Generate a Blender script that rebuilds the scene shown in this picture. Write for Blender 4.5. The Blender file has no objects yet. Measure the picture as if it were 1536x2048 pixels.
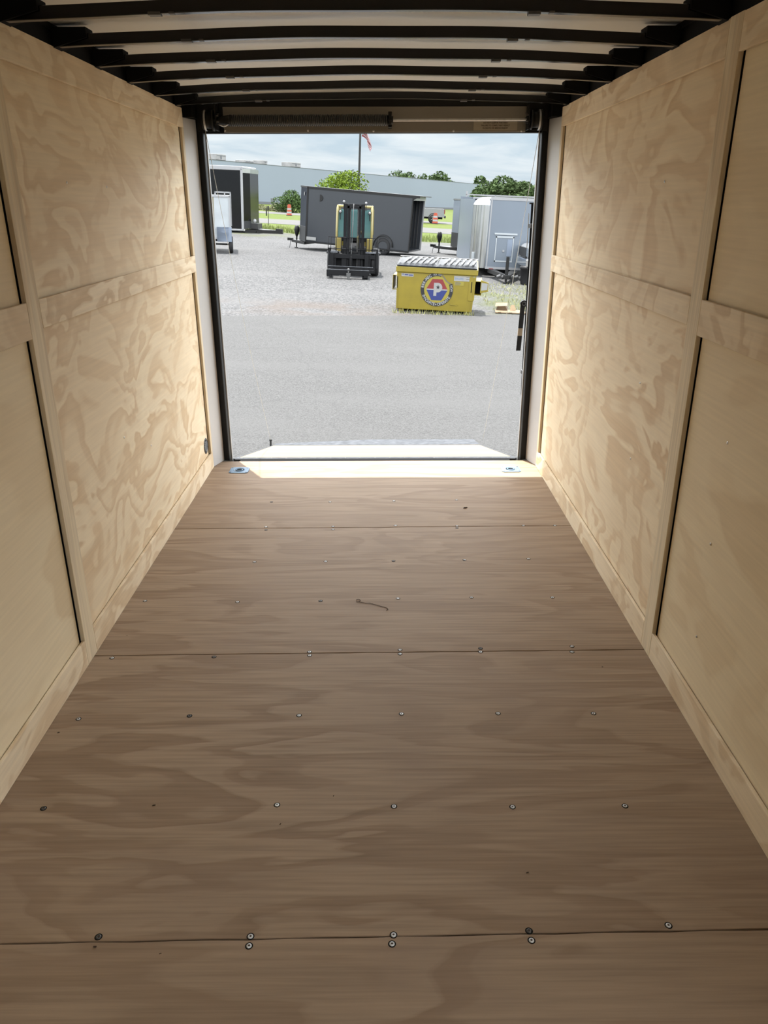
import bpy, math, random
from mathutils import Matrix, Vector, Euler
random.seed(7)
SC = bpy.context.scene
COL = SC.collection

# ------------------------------------------------------------------ camera, light, exposure
FOC = 1526.49                                  # focal length in pixels of the 1536x2048 frame
CAX = Matrix(((0.9991, -0.0374, 0.0195), (-0.0039, 0.3796, 0.9252), (0.0420, 0.9244, -0.3791)))   # columns: right, up, forward
CPOS = Vector((-0.0265, 0.0083, 2.1618))
# the host trailer stands a little crooked on the lot: this places its floor frame in the world
TR = Matrix(((0.9990, 0.0, -0.0444, 0.0), (0.0002, 1.0, 0.0052, 0.0), (0.0444, -0.0052, 0.9990, 0.5753), (0, 0, 0, 1)))
cam = bpy.data.cameras.new('camera'); camo = bpy.data.objects.new('camera', cam); COL.objects.link(camo)
r_, u_, f_ = CAX.col[0].normalized(), CAX.col[1].normalized(), CAX.col[2].normalized()
f_ = (f_).normalized(); r_ = (r_ - f_ * r_.dot(f_)).normalized(); u_ = r_.cross(f_)
camo.matrix_world = Matrix(((r_.x, u_.x, -f_.x, CPOS.x), (r_.y, u_.y, -f_.y, CPOS.y), (r_.z, u_.z, -f_.z, CPOS.z), (0, 0, 0, 1)))
cam.sensor_fit = 'VERTICAL'; cam.sensor_height = 36.0; cam.lens = 36.0 * FOC / 2048.0
cam.clip_start = 0.02; cam.clip_end = 3000
SC.camera = camo

SUN_STRENGTH = 5.2
SKY_STRENGTH = 1.0
EXPOSURE = 1.22
sd = (TR.to_3x3() @ Vector((0.238, -0.40, -1.96))).normalized()
sun = bpy.data.lights.new('sun', 'SUN'); suno = bpy.data.objects.new('sun', sun); COL.objects.link(suno)
sun.energy = SUN_STRENGTH; sun.angle = math.radians(0.55); sun.color = (1.0, 0.97, 0.92)
suno.rotation_euler = sd.to_track_quat('-Z', 'Y').to_euler(); suno.location = (0, 10, 30)
SC.view_settings.view_transform = 'Standard'; SC.view_settings.look = 'None'
SC.view_settings.gamma = 1.0; SC.view_settings.use_curve_mapping = False
SC.view_settings.exposure = EXPOSURE


def G(px, py, z=0.0):                          # where the line of sight through a frame pixel meets the height z
    d = r_ * ((px - 768) / FOC) - u_ * ((py - 1024) / FOC) + f_
    return CPOS + d * ((z - CPOS.z) / d.z)


def YP(px, py, Y):                             # ... meets the distance Y
    d = r_ * ((px - 768) / FOC) - u_ * ((py - 1024) / FOC) + f_
    return CPOS + d * ((Y - CPOS.y) / d.y)


TRI = TR.inverted()


def TG(px, py, z=0.0):                         # the same in the frame of the host trailer
    c = TRI @ CPOS; d = TRI.to_3x3() @ (r_ * ((px - 768) / FOC) - u_ * ((py - 1024) / FOC) + f_)
    return c + d * ((z - c.z) / d.z)


def TX(px, py, X):
    c = TRI @ CPOS; d = TRI.to_3x3() @ (r_ * ((px - 768) / FOC) - u_ * ((py - 1024) / FOC) + f_)
    return c + d * ((X - c.x) / d.x)


def TY(px, py, Y):
    c = TRI @ CPOS; d = TRI.to_3x3() @ (r_ * ((px - 768) / FOC) - u_ * ((py - 1024) / FOC) + f_)
    return c + d * ((Y - c.y) / d.y)


# ------------------------------------------------------------------ world: hazy blue sky with thin streaky cloud
def build_world():
    w = bpy.data.worlds.new('sky'); SC.world = w; w.use_nodes = True
    nt = w.node_tree; N = nt.nodes; L = nt.links; N.clear()
    out = N.new('ShaderNodeOutputWorld'); bg = N.new('ShaderNodeBackground')
    tc = N.new('ShaderNodeTexCoord'); sep = N.new('ShaderNodeSeparateXYZ')
    L.new(tc.outputs['Generated'], sep.inputs[0])
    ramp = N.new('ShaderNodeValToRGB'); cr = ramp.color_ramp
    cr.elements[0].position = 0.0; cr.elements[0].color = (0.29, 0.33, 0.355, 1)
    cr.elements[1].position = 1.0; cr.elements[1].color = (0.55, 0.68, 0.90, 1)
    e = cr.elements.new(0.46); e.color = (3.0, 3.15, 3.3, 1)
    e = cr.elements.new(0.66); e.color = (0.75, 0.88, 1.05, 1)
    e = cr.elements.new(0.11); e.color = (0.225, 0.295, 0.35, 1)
    e = cr.elements.new(0.22); e.color = (3.0, 3.15, 3.3, 1)  # bright band added above the view to light the trailer interior
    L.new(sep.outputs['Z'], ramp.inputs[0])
    # cloud layer: project direction on a plane overhead
    add = N.new('ShaderNodeMath'); add.operation = 'ADD'; add.inputs[1].default_value = 0.12; L.new(sep.outputs['Z'], add.inputs[0])
    dx = N.new('ShaderNodeMath'); dx.operation = 'DIVIDE'; L.new(sep.outputs['X'], dx.inputs[0]); L.new(add.outputs[0], dx.inputs[1])
    dy = N.new('ShaderNodeMath'); dy.operation = 'DIVIDE'; L.new(sep.outputs['Y'], dy.inputs[0]); L.new(add.outputs[0], dy.inputs[1])
    cmb = N.new('ShaderNodeCombineXYZ'); L.new(dx.outputs[0], cmb.inputs[0]); L.new(dy.outputs[0], cmb.inputs[1])
    no = N.new('ShaderNodeTexNoise'); no.inputs['Scale'].default_value = 1.5; no.inputs['Detail'].default_value = 7; no.inputs['Roughness'].default_value = 0.55
    no.inputs['Distortion'].default_value = 0.4
    L.new(cmb.outputs[0], no.inputs['Vector'])
    cc = N.new('ShaderNodeValToRGB'); cc.color_ramp.elements[0].position = 0.36; cc.color_ramp.elements[1].position = 0.68
    L.new(no.outputs[0], cc.inputs[0])
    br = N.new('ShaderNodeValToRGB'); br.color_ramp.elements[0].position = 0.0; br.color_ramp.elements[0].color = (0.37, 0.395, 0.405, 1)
    br.color_ramp.elements[1].position = 0.24; br.color_ramp.elements[1].color = (3.4, 3.4, 3.35, 1); e = br.color_ramp.elements.new(0.46); e.color = (3.4, 3.4, 3.35, 1); e = br.color_ramp.elements.new(0.68); e.color = (1.0, 1.0, 1.0, 1); e = br.color_ramp.elements.new(0.11); e.color = (0.365, 0.40, 0.42, 1)  # cloud colour carries the same added bright band
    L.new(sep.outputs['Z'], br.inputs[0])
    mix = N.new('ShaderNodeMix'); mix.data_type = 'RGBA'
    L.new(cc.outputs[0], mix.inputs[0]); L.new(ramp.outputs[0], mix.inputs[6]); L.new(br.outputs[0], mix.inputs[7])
    # bright hazy glow of the real sky around the sun
    sv = -sd
    dot = N.new('ShaderNodeVectorMath'); dot.operation = 'DOT_PRODUCT'; dot.inputs[1].default_value = sv
    L.new(tc.outputs['Generated'], dot.inputs[0])
    pw = N.new('ShaderNodeMath'); pw.operation = 'POWER'; mx = N.new('ShaderNodeMath'); mx.operation = 'MAXIMUM'; mx.inputs[1].default_value = 0
    L.new(dot.outputs['Value'], mx.inputs[0]); L.new(mx.outputs[0], pw.inputs[0]); pw.inputs[1].default_value = 3.0
    ml = N.new('ShaderNodeMath'); ml.operation = 'MULTIPLY_ADD'; ml.inputs[1].default_value = 0.3; ml.inputs[2].default_value = SKY_STRENGTH
    L.new(pw.outputs[0], ml.inputs[0])
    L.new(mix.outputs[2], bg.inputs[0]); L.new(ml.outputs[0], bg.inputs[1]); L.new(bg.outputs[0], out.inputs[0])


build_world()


# ------------------------------------------------------------------ materials
def new_mat(name):
    m = bpy.data.materials.new(name); m.use_nodes = True
    return m, m.node_tree.nodes, m.node_tree.links, m.node_tree.nodes['Principled BSDF']


def mat(name, col, rough=0.5, metal=0.0, noise=0.0, nscale=8.0, bump=0.0, spec=0.5, coat=0.0):
    m, N, L, b = new_mat(name)
    b.inputs['Roughness'].default_value = rough; b.inputs['Metallic'].default_value = metal
    b.inputs['Specular IOR Level'].default_value = spec
    if coat: b.inputs['Coat Weight'].default_value = coat; b.inputs['Coat Roughness'].default_value = 0.05
    tc = N.new('ShaderNodeTexCoord'); no = N.new('ShaderNodeTexNoise'); no.inputs['Scale'].default_value = nscale; no.inputs['Detail'].default_value = 5
    L.new(tc.outputs['Object'], no.inputs['Vector'])
    r = N.new('ShaderNodeValToRGB'); k = noise if noise else 0.03
    r.color_ramp.elements[0].position = 0.3; r.color_ramp.elements[1].position = 0.7
    r.color_ramp.elements[0].color = (*[c * (1 - k) for c in col], 1); r.color_ramp.elements[1].color = (*[min(1, c * (1 + k)) for c in col], 1)
    L.new(no.outputs[0], r.inputs[0]); L.new(r.outputs[0], b.inputs['Base Color'])
    if bump:
        bp = N.new('ShaderNodeBump'); bp.inputs['Strength'].default_value = bump; bp.inputs['Distance'].default_value = 0.01
        L.new(no.outputs[0], bp.inputs['Height']); L.new(bp.outputs[0], b.inputs['Normal'])
    return m


def plywood(name, light, dark, grain, scale=1.5, bands=7.0, rough=0.55, contrast=1.0, aspect=3.0, streak=0.35, spec=0.25, stain=None):
    """rotary cut pine: contour bands of early and late wood, stretched along the grain axis"""
    m, N, L, b = new_mat(name)
    b.inputs['Roughness'].default_value = rough; b.inputs['Specular IOR Level'].default_value = spec
    tc = N.new('ShaderNodeTexCoord'); oi = N.new('ShaderNodeObjectInfo')
    mu = N.new('ShaderNodeVectorMath'); mu.operation = 'SCALE'; mu.inputs[0].default_value = (37.0, 91.0, 53.0)
    L.new(oi.outputs['Random'], mu.inputs['Scale'])
    ad = N.new('ShaderNodeVectorMath'); ad.operation = 'ADD'; L.new(tc.outputs['Object'], ad.inputs[0]); L.new(mu.outputs[0], ad.inputs[1])
    mp = N.new('ShaderNodeMapping'); s = [1.0, 1.0, 1.0]; s['xyz'.index(grain)] = 1.0 / aspect; mp.inputs['Scale'].default_value = s
    L.new(ad.outputs[0], mp.inputs[0])
    n1 = N.new('ShaderNodeTexNoise'); n1.inputs['Scale'].default_value = scale; n1.inputs['Detail'].default_value = 3.2; n1.inputs['Roughness'].default_value = 0.52; n1.inputs['Distortion'].default_value = 0.6
    L.new(mp.outputs[0], n1.inputs['Vector'])
    k = N.new('ShaderNodeMath'); k.operation = 'MULTIPLY'; k.inputs[1].default_value = bands; L.new(n1.outputs[0], k.inputs[0])
    pp = N.new('ShaderNodeMath'); pp.operation = 'FRACT'; L.new(k.outputs[0], pp.inputs[0])
    rp = N.new('ShaderNodeValToRGB'); rp.color_ramp.interpolation = 'EASE'
    els = rp.color_ramp.elements
    mid = [light[i] * 0.5 + dark[i] * 0.5 for i in range(3)]
    els[0].position = 0.0; els[0].color = (*light, 1)
    els[1].position = 1.0; els[1].color = (*light, 1)
    e = els.new(0.40); e.color = (*[light[i] * .8 + dark[i] * .2 for i in range(3)], 1)
    e = els.new(0.56); e.color = (*[light[i] * .25 + dark[i] * .75 for i in range(3)], 1)
    e = els.new(0.86); e.color = (*dark, 1)
    e = els.new(0.93); e.color = (*[light[i] * .6 + dark[i] * .4 for i in range(3)], 1)
    L.new(pp.outputs[0], rp.inputs[0])
    # fine fibres
    mp2 = N.new('ShaderNodeMapping'); s2 = [90.0, 90.0, 90.0]; s2['xyz'.index(grain)] = 3.0; mp2.inputs['Scale'].default_value = s2
    L.new(ad.outputs[0], mp2.inputs[0])
    n2 = N.new('ShaderNodeTexNoise'); n2.inputs['Scale'].default_value = 1.0; n2.inputs['Detail'].default_value = 3; L.new(mp2.outputs[0], n2.inputs['Vector'])
    # patchy contrast
    n3 = N.new('ShaderNodeTexNoise'); n3.inputs['Scale'].default_value = 1.1; n3.inputs['Detail'].default_value = 3; L.new(ad.outputs[0], n3.inputs['Vector'])
    mr = N.new('ShaderNodeMapRange'); mr.inputs[1].default_value = 0.35; mr.inputs[2].default_value = 0.65; mr.inputs[3].default_value = 0.35 * contrast; mr.inputs[4].default_value = contrast
    L.new(n3.outputs[0], mr.inputs[0])
    base = N.new('ShaderNodeMix'); base.data_type = 'RGBA'; base.inputs[6].default_value = (*mid, 1)
    L.new(mr.outputs[0], base.inputs[0]); L.new(rp.outputs[0], base.inputs[7])
    fr = N.new('ShaderNodeMapRange'); fr.inputs[1].default_value = 0.3; fr.inputs[2].default_value = 0.7; fr.inputs[3].default_value = 1 - streak * 0.5; fr.inputs[4].default_value = 1 + streak * 0.25
    L.new(n2.outputs[0], fr.inputs[0])
    mm = N.new('ShaderNodeVectorMath'); mm.operation = 'SCALE'; L.new(base.outputs[2], mm.inputs[0]); L.new(fr.outputs[0], mm.inputs['Scale'])
    last = mm.outputs[0]
    if stain:
        n4 = N.new('ShaderNodeTexNoise'); n4.inputs['Scale'].default_value = 2.3; n4.inputs['Detail'].default_value = 6; n4.inputs['Roughness'].default_value = 0.65
        L.new(ad.outputs[0], n4.inputs['Vector'])
        r4 = N.new('ShaderNodeMapRange'); r4.inputs[1].default_value = 0.5; r4.inputs[2].default_value = 0.72; r4.inputs[3].default_value = 0; r4.inputs[4].default_value = 0.45
        L.new(n4.outputs[0], r4.inputs[0])
        mx = N.new('ShaderNodeMix'); mx.data_type = 'RGBA'; mx.inputs[7].default_value = (*stain, 1)
        L.new(r4.outputs[0], mx.inputs[0]); L.new(last, mx.inputs[6]); last = mx.outputs[2]
    L.new(last, b.inputs['Base Color'])
    bp = N.new('ShaderNodeBump'); bp.inputs['Strength'].default_value = 0.12; bp.inputs['Distance'].default_value = 0.002
    L.new(n2.outputs[0], bp.inputs['Height']); L.new(bp.outputs[0], b.inputs['Normal'])
    return m


def speckled(name, cols, s1, s2, rough=0.9, patch=None, pscale=0.15, bump=0.4, cracks=False, third=None):
    """gravel / asphalt / grass: two octaves of speckle between two colours, optional patches of a third"""
    m, N, L, b = new_mat(name)
    b.inputs['Roughness'].default_value = rough; b.inputs['Specular IOR Level'].default_value = 0.08
    tc = N.new('ShaderNodeTexCoord')
    n1 = N.new('ShaderNodeTexNoise'); n1.inputs['Scale'].default_value = s1; n1.inputs['Detail'].default_value = 4; n1.inputs['Roughness'].default_value = 0.7
    v1 = N.new('ShaderNodeTexVoronoi'); v1.inputs['Scale'].default_value = s2
    L.new(tc.outputs['Object'], n1.inputs['Vector']); L.new(tc.outputs['Object'], v1.inputs['Vector'])
    sp = N.new('ShaderNodeSeparateColor'); L.new(v1.outputs['Color'], sp.inputs[0])
    av = N.new('ShaderNodeMix'); av.data_type = 'FLOAT'; av.inputs[0].default_value = 0.5
    L.new(n1.outputs[0], av.inputs[2]); L.new(sp.outputs[0], av.inputs[3])
    r = N.new('ShaderNodeValToRGB'); r.color_ramp.elements[0].position = 0.25; r.color_ramp.elements[1].position = 0.75
    r.color_ramp.elements[0].color = (*cols[0], 1); r.color_ramp.elements[1].color = (*cols[1], 1)
    L.new(av.outputs[0], r.inputs[0]); last = r.outputs[0]
    if patch:
        n3 = N.new('ShaderNodeTexNoise'); n3.inputs['Scale'].default_value = pscale; n3.inputs['Detail'].default_value = 6; n3.inputs['Roughness'].default_value = 0.6
        mp = N.new('ShaderNodeMapping'); mp.inputs['Scale'].default_value = (0.35, 1, 1); L.new(tc.outputs['Object'], mp.inputs[0]); L.new(mp.outputs[0], n3.inputs['Vector'])
        mr = N.new('ShaderNodeMapRange'); mr.inputs[1].default_value = 0.45; mr.inputs[2].default_value = 0.7; mr.inputs[4].default_value = 0.6
        L.new(n3.outputs[0], mr.inputs[0])
        mx = N.new('ShaderNodeMix'); mx.data_type = 'RGBA'; mx.inputs[7].default_value = (*patch, 1)
        L.new(mr.outputs[0], mx.inputs[0]); L.new(last, mx.inputs[6]); last = mx.outputs[2]
    if third:                                   # (colour, centre y, half width, x limit): a real band of another ground cover
        for (colr, c, hw, x0, x1, amt) in third:
            s = N.new('ShaderNodeSeparateXYZ'); L.new(tc.outputs['Object'], s.inputs[0])
            wob = N.new('ShaderNodeTexNoise'); wob.inputs['Scale'].default_value = 0.8; wob.inputs['Detail'].default_value = 5; L.new(tc.outputs['Object'], wob.inputs['Vector'])
            a = N.new('ShaderNodeMath'); a.operation = 'SUBTRACT'; L.new(s.outputs['Y'], a.inputs[0]); a.inputs[1].default_value = c
            ab = N.new('ShaderNodeMath'); ab.operation = 'ABSOLUTE'; L.new(a.outputs[0], ab.inputs[0])
            m1 = N.new('ShaderNodeMapRange'); m1.inputs[1].default_value = hw; m1.inputs[2].default_value = hw * 0.3; m1.inputs[3].default_value = 0; m1.inputs[4].default_value = 1
            L.new(ab.outputs[0], m1.inputs[0])
            m2 = N.new('ShaderNodeMapRange'); m2.inputs[1].default_value = x0; m2.inputs[2].default_value = x1; L.new(s.outputs['X'], m2.inputs[0])
            m3 = N.new('ShaderNodeMapRange'); m3.inputs[1].default_value = 0.42; m3.inputs[2].default_value = 0.58; m3.inputs[4].default_value = amt; L.new(wob.outputs[0], m3.inputs[0])
            q1 = N.new('ShaderNodeMath'); q1.operation = 'MULTIPLY'; L.new(m1.outputs[0], q1.inputs[0]); L.new(m2.outputs[0], q1.inputs[1])
            q2 = N.new('ShaderNodeMath'); q2.operation = 'MULTIPLY'; L.new(q1.outputs[0], q2.inputs[0]); L.new(m3.outputs[0], q2.inputs[1])
            mx = N.new('ShaderNodeMix'); mx.data_type = 'RGBA'; mx.inputs[7].default_value = (*colr, 1)
            L.new(q2.outputs[0], mx.inputs[0]); L.new(last, mx.inputs[6]); last = mx.outputs[2]
    if cracks:
        wv = N.new('ShaderNodeTexVoronoi'); wv.feature = 'DISTANCE_TO_EDGE'; wv.inputs['Scale'].default_value = 0.33
        nn = N.new('ShaderNodeTexNoise'); nn.inputs['Scale'].default_value = 1.6; nn.inputs['Detail'].default_value = 5
        L.new(tc.outputs['Object'], nn.inputs['Vector'])
        vm = N.new('ShaderNodeVectorMath'); vm.operation = 'MULTIPLY_ADD'; vm.inputs[1].default_value = (0.5, 0.5, 0)
        L.new(nn.outputs['Color'], vm.inputs[0]); L.new(tc.outputs['Object'], vm.inputs[2]); L.new(vm.outputs[0], wv.inputs['Vector'])
        cr = N.new('ShaderNodeMapRange'); cr.inputs[1].default_value = 0.0; cr.inputs[2].default_value = 0.006; cr.inputs[3].default_value = 0.32; cr.inputs[4].default_value = 0
        L.new(wv.outputs['Distance'], cr.inputs[0])
        mx = N.new('ShaderNodeMix'); mx.data_type = 'RGBA'; mx.inputs[7].default_value = (0.05, 0.05, 0.05, 1)
        L.new(cr.outputs[0], mx.inputs[0]); L.new(last, mx.inputs[6]); last = mx.outputs[2]
    L.new(last, b.inputs['Base Color'])
    if bump:
        bp = N.new('ShaderNodeBump'); bp.inputs['Strength'].default_value = bump; bp.inputs['Distance'].default_value = 0.01
        L.new(av.outputs[0], bp.inputs['Height']); L.new(bp.outputs[0], b.inputs['Normal'])
    return m


M = {}
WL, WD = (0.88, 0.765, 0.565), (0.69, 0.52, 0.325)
M['wall'] = plywood('wall_plywood', WL, WD, 'y', scale=2.9, bands=7.0, aspect=1.8, streak=0.12, contrast=1.0, rough=0.6)
M['wall_near'] = plywood('wall_plywood_plain', (0.86, 0.745, 0.535), (0.735, 0.595, 0.39), 'y', scale=2.0, bands=4.5, aspect=2.2, streak=0.1, contrast=0.85, rough=0.6)
M['band'] = plywood('band_plywood', (0.88, 0.765, 0.575), (0.655, 0.495, 0.31), 'y', scale=3.8, bands=6.0, aspect=2.0, streak=0.15, contrast=0.9, rough=0.6)
M['stud'] = plywood('pine_batten', (0.80, 0.695, 0.51), (0.68, 0.55, 0.37), 'z', scale=5.0, bands=4.0, aspect=9.0, streak=0.3, contrast=0.9, rough=0.6)
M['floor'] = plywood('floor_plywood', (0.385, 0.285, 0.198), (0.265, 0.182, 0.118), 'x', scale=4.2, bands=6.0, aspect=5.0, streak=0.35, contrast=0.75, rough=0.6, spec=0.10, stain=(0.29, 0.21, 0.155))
M['ramp_wood'] = plywood('ramp_plywood', (0.27, 0.215, 0.145), (0.22, 0.165, 0.10), 'x', scale=2.1, bands=3.0, aspect=5, streak=0.2, contrast=0.6, spec=0.05)
M['black'] = mat('black_paint', (0.004, 0.004, 0.004), 0.5, spec=0.3)
M['bow'] = mat('bow_black_gloss', (0.003, 0.003, 0.0032), 0.2, spec=0.4)
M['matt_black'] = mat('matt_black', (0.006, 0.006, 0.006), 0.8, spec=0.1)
M['rubber'] = mat('rubber', (0.007, 0.007, 0.008), 0.75, noise=0.2)
M['skin'] = mat('roof_skin', (0.84, 0.84, 0.82), 0.33, noise=0.04, nscale=2, spec=0.5)
M['grey_post'] = mat('grey_post_metal', (0.60, 0.60, 0.60), 0.42, noise=0.04, nscale=3)
M['white_trim'] = mat('white_trim', (0.4, 0.405, 0.4), 0.4)
M['header'] = mat('header_coated_steel', (0.20, 0.18, 0.152), 0.5, noise=0.04, nscale=3)
M['steel'] = mat('steel', (0.55, 0.55, 0.55), 0.3, 1.0, noise=0.1, nscale=40)
M['screw_zinc'] = mat('screw_zinc', (0.62, 0.64, 0.66), 0.4, 0.3, noise=0.15, nscale=60)
M['zinc'] = mat('zinc_plated', (0.15, 0.23, 0.32), 0.5, 0.2, noise=0.15, nscale=60, spec=0.2)
M['webbing'] = mat('tan_webbing', (0.36, 0.29, 0.20), 0.8)
M['cable'] = mat('lift_cable', (0.50, 0.49, 0.44), 0.5)
M['spring'] = mat('spring_steel', (0.05, 0.05, 0.05), 0.28, 0.6)
M['dark_steel'] = mat('dark_steel', (0.10, 0.10, 0.10), 0.45, 0.8, noise=0.2, nscale=30)
M['worn_alu'] = mat('worn_aluminium', (0.075, 0.079, 0.086), 0.7, 0.0, noise=0.3, nscale=20, spec=0.05)
M['rust'] = mat('dark_rust', (0.07, 0.045, 0.03), 0.8, noise=0.3, nscale=30)
M['debris'] = mat('dark_debris', (0.05, 0.028, 0.016), 0.9, noise=0.3, nscale=90)
M['asphalt'] = speckled('asphalt', ((0.04752, 0.04712, 0.0462), (0.08712, 0.08646, 0.08514)), 45, 95, patch=(0.0792, 0.07854, 0.07722), pscale=0.9, cracks=True, bump=0.25)
M['gravel'] = speckled('gravel', ((0.03432, 0.03432, 0.03498), (0.1162, 0.1155, 0.1148)), 14, 30, patch=(0.09504, 0.09438, 0.09372), pscale=0.4, bump=0.5,
                       third=[((0.08184, 0.06204, 0.04884), 16.3, 1.5, 2.2, -0.6, 0.45), ((0.06336, 0.07128, 0.033), 19.5, 4.2, 1.2, 2.4, 0.75), ((0.0726, 0.0792, 0.03696), 47, 4.5, -30, -20, 0.7)])
M['grass'] = speckled('grass_ground', ((0.0396, 0.05808, 0.00792), (0.07392, 0.1003, 0.0132)), 1.4, 9, patch=(0.08712, 0.0924, 0.02376), pscale=0.12, bump=0.8)
M['road'] = speckled('road_concrete', ((0.08184, 0.0792, 0.07656), (0.099, 0.09636, 0.09372)), 3, 10, bump=0.05)
M['grass_blade'] = mat('grass_blade', (0.103, 0.129, 0.0226), 0.7, noise=0.35, nscale=3)
M['dry_blade'] = mat('dry_blade', (0.194, 0.194, 0.0645), 0.7, noise=0.3, nscale=3)
M['leaf_bright'] = mat('leaf_bright', (0.1, 0.146, 0.0142), 0.85, spec=0.15, noise=0.4, nscale=1.2)
M['leaf_mid'] = mat('leaf_mid', (0.0387, 0.0677, 0.0181), 0.85, spec=0.15, noise=0.45, nscale=0.9)
M['leaf_far'] = mat('leaf_far', (0.0355, 0.058, 0.0181), 0.85, spec=0.15, noise=0.4, nscale=0.25)
M['scrub'] = mat('scrub_leaf', (0.0967, 0.1, 0.0387), 0.7, noise=0.35, nscale=0.6)
M['bark'] = mat('bark', (0.058, 0.0419, 0.029), 0.9, noise=0.3, nscale=6)
M['warehouse'] = mat('warehouse_cladding', (0.146, 0.174, 0.209), 0.55, noise=0.03, nscale=0.06)
M['warehouse_dark'] = mat('warehouse_trim', (0.0775, 0.0837, 0.0902), 0.6)
M['hvac'] = mat('rooftop_metal', (0.181, 0.181, 0.174), 0.5, 0.2, noise=0.2, nscale=1)
M['yellow'] = mat('dumpster_yellow', (0.161, 0.122, 0.00454), 0.45, noise=0.07, nscale=5, bump=0.04)
M['lid'] = mat('lid_plastic', (0.0147, 0.016, 0.0178), 0.42, noise=0.1, nscale=10, spec=0.1)
M['lid_dark'] = mat('lid_groove', (0.00258, 0.00283, 0.00323), 0.5)
M['white_vinyl'] = mat('white_vinyl', (0.207, 0.207, 0.2), 0.4)
M['black_vinyl'] = mat('black_vinyl', (0.00645, 0.0058, 0.00645), 0.45)
M['red_vinyl'] = mat('red_vinyl', (0.142, 0.0142, 0.0142), 0.4)
M['blue_vinyl'] = mat('blue_vinyl', (0.0116, 0.0207, 0.106), 0.4)
M['yellow_vinyl'] = mat('yellow_vinyl', (0.194, 0.161, 0.0194), 0.4)
M['grey_vinyl'] = mat('grey_vinyl', (0.0839, 0.0774, 0.0645), 0.5)
M['lift_yellow'] = mat('forklift_yellow', (0.168, 0.129, 0.0226), 0.4, noise=0.05)
M['lift_cream'] = mat('forklift_guard_cream', (0.233, 0.194, 0.071), 0.35)
M['lift_dark'] = mat('forklift_mast', (0.0026, 0.00282, 0.00369), 0.6, noise=0.2, nscale=12, spec=0.2)
M['char_metal'] = mat('charcoal_skin', (0.0268, 0.0297, 0.0341), 0.24, noise=0.03, nscale=1, spec=0.6)
M['char_nose'] = mat('charcoal_nose', (0.0313, 0.0353, 0.044), 0.16, noise=0.05, nscale=1, spec=0.7)
M['tread_plate'] = mat('tread_plate', (0.0387, 0.0406, 0.0438), 0.35, 0.6, noise=0.25, nscale=30)
M['gray_skin'] = mat('grey_trailer_skin', (0.123, 0.145, 0.172), 0.28, noise=0.03, nscale=1)
M['pale_skin'] = mat('pale_trailer_skin', (0.164, 0.183, 0.209), 0.32, noise=0.03, nscale=1)
M['black_gloss'] = mat('black_gloss_skin', (0.00239, 0.00239, 0.00304), 0.10, noise=0.1, nscale=2, spec=0.45)
M['silver'] = mat('polished_silver', (0.40, 0.41, 0.41), 0.30, 1.0, noise=0.06, nscale=2)
M['white_paint'] = mat('white_paint', (0.23, 0.233, 0.239), 0.3, noise=0.03)
M['white_panel'] = mat('white_galvanised', (0.286, 0.308, 0.321), 0.35, 0.0, noise=0.08, nscale=2)
M['fender'] = mat('fender_blue_grey', (0.171, 0.205, 0.26), 0.3, 0.3)
M['orange'] = mat('barrel_orange', (0.27, 0.0355, 0.00967), 0.5)
M['car_white'] = mat('pickup_paint', (0.164, 0.169, 0.174), 0.25, noise=0.03, coat=0.4)
M['car_glass'] = mat('pickup_glass', (0.0322, 0.0774, 0.122), 0.06, 0.0, spec=0.9)
M['chrome'] = mat('chrome', (0.75, 0.75, 0.75), 0.12, 1.0)
M['card'] = mat('cardboard', (0.174, 0.122, 0.0677), 0.8, noise=0.12)
M['card_in'] = mat('cardboard_inside', (0.0967, 0.0612, 0.0322), 0.85, noise=0.12)
M['pole'] = mat('bronze_pole', (0.0142, 0.0142, 0.0142), 0.4, 0.3)
M['flag_red'] = mat('flag_red', (0.168, 0.0101, 0.0185), 0.7)
M['flag_white'] = mat('flag_white', (0.194, 0.187, 0.187), 0.7)
M['flag_blue'] = mat('flag_blue', (0.00774, 0.0116, 0.0516), 0.7)
M['green_tag'] = mat('green_tag', (0.0129, 0.181, 0.0129), 0.5)
M['tan_panel'] = mat('tan_panel', (0.142, 0.122, 0.071), 0.6)
M['red_mark'] = mat('red_marker', (0.129, 0.00645, 0.00645), 0.3)
M['vinyl_label'] = mat('warning_label', (0.33, 0.29, 0.225), 0.5)
M['label_ink'] = mat('label_ink', (0.07, 0.045, 0.03), 0.6)


def glass_mat():
    m, N, L, b = new_mat('cab_glass')
    b.inputs['Base Color'].default_value = (0.16, 0.30, 0.30, 1); b.inputs['Roughness'].default_value = 0.05
    b.inputs['Transmission Weight'].default_value = 0.55; b.inputs['IOR'].default_value = 1.3
    return m


M['cab_glass'] = glass_mat()


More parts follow.
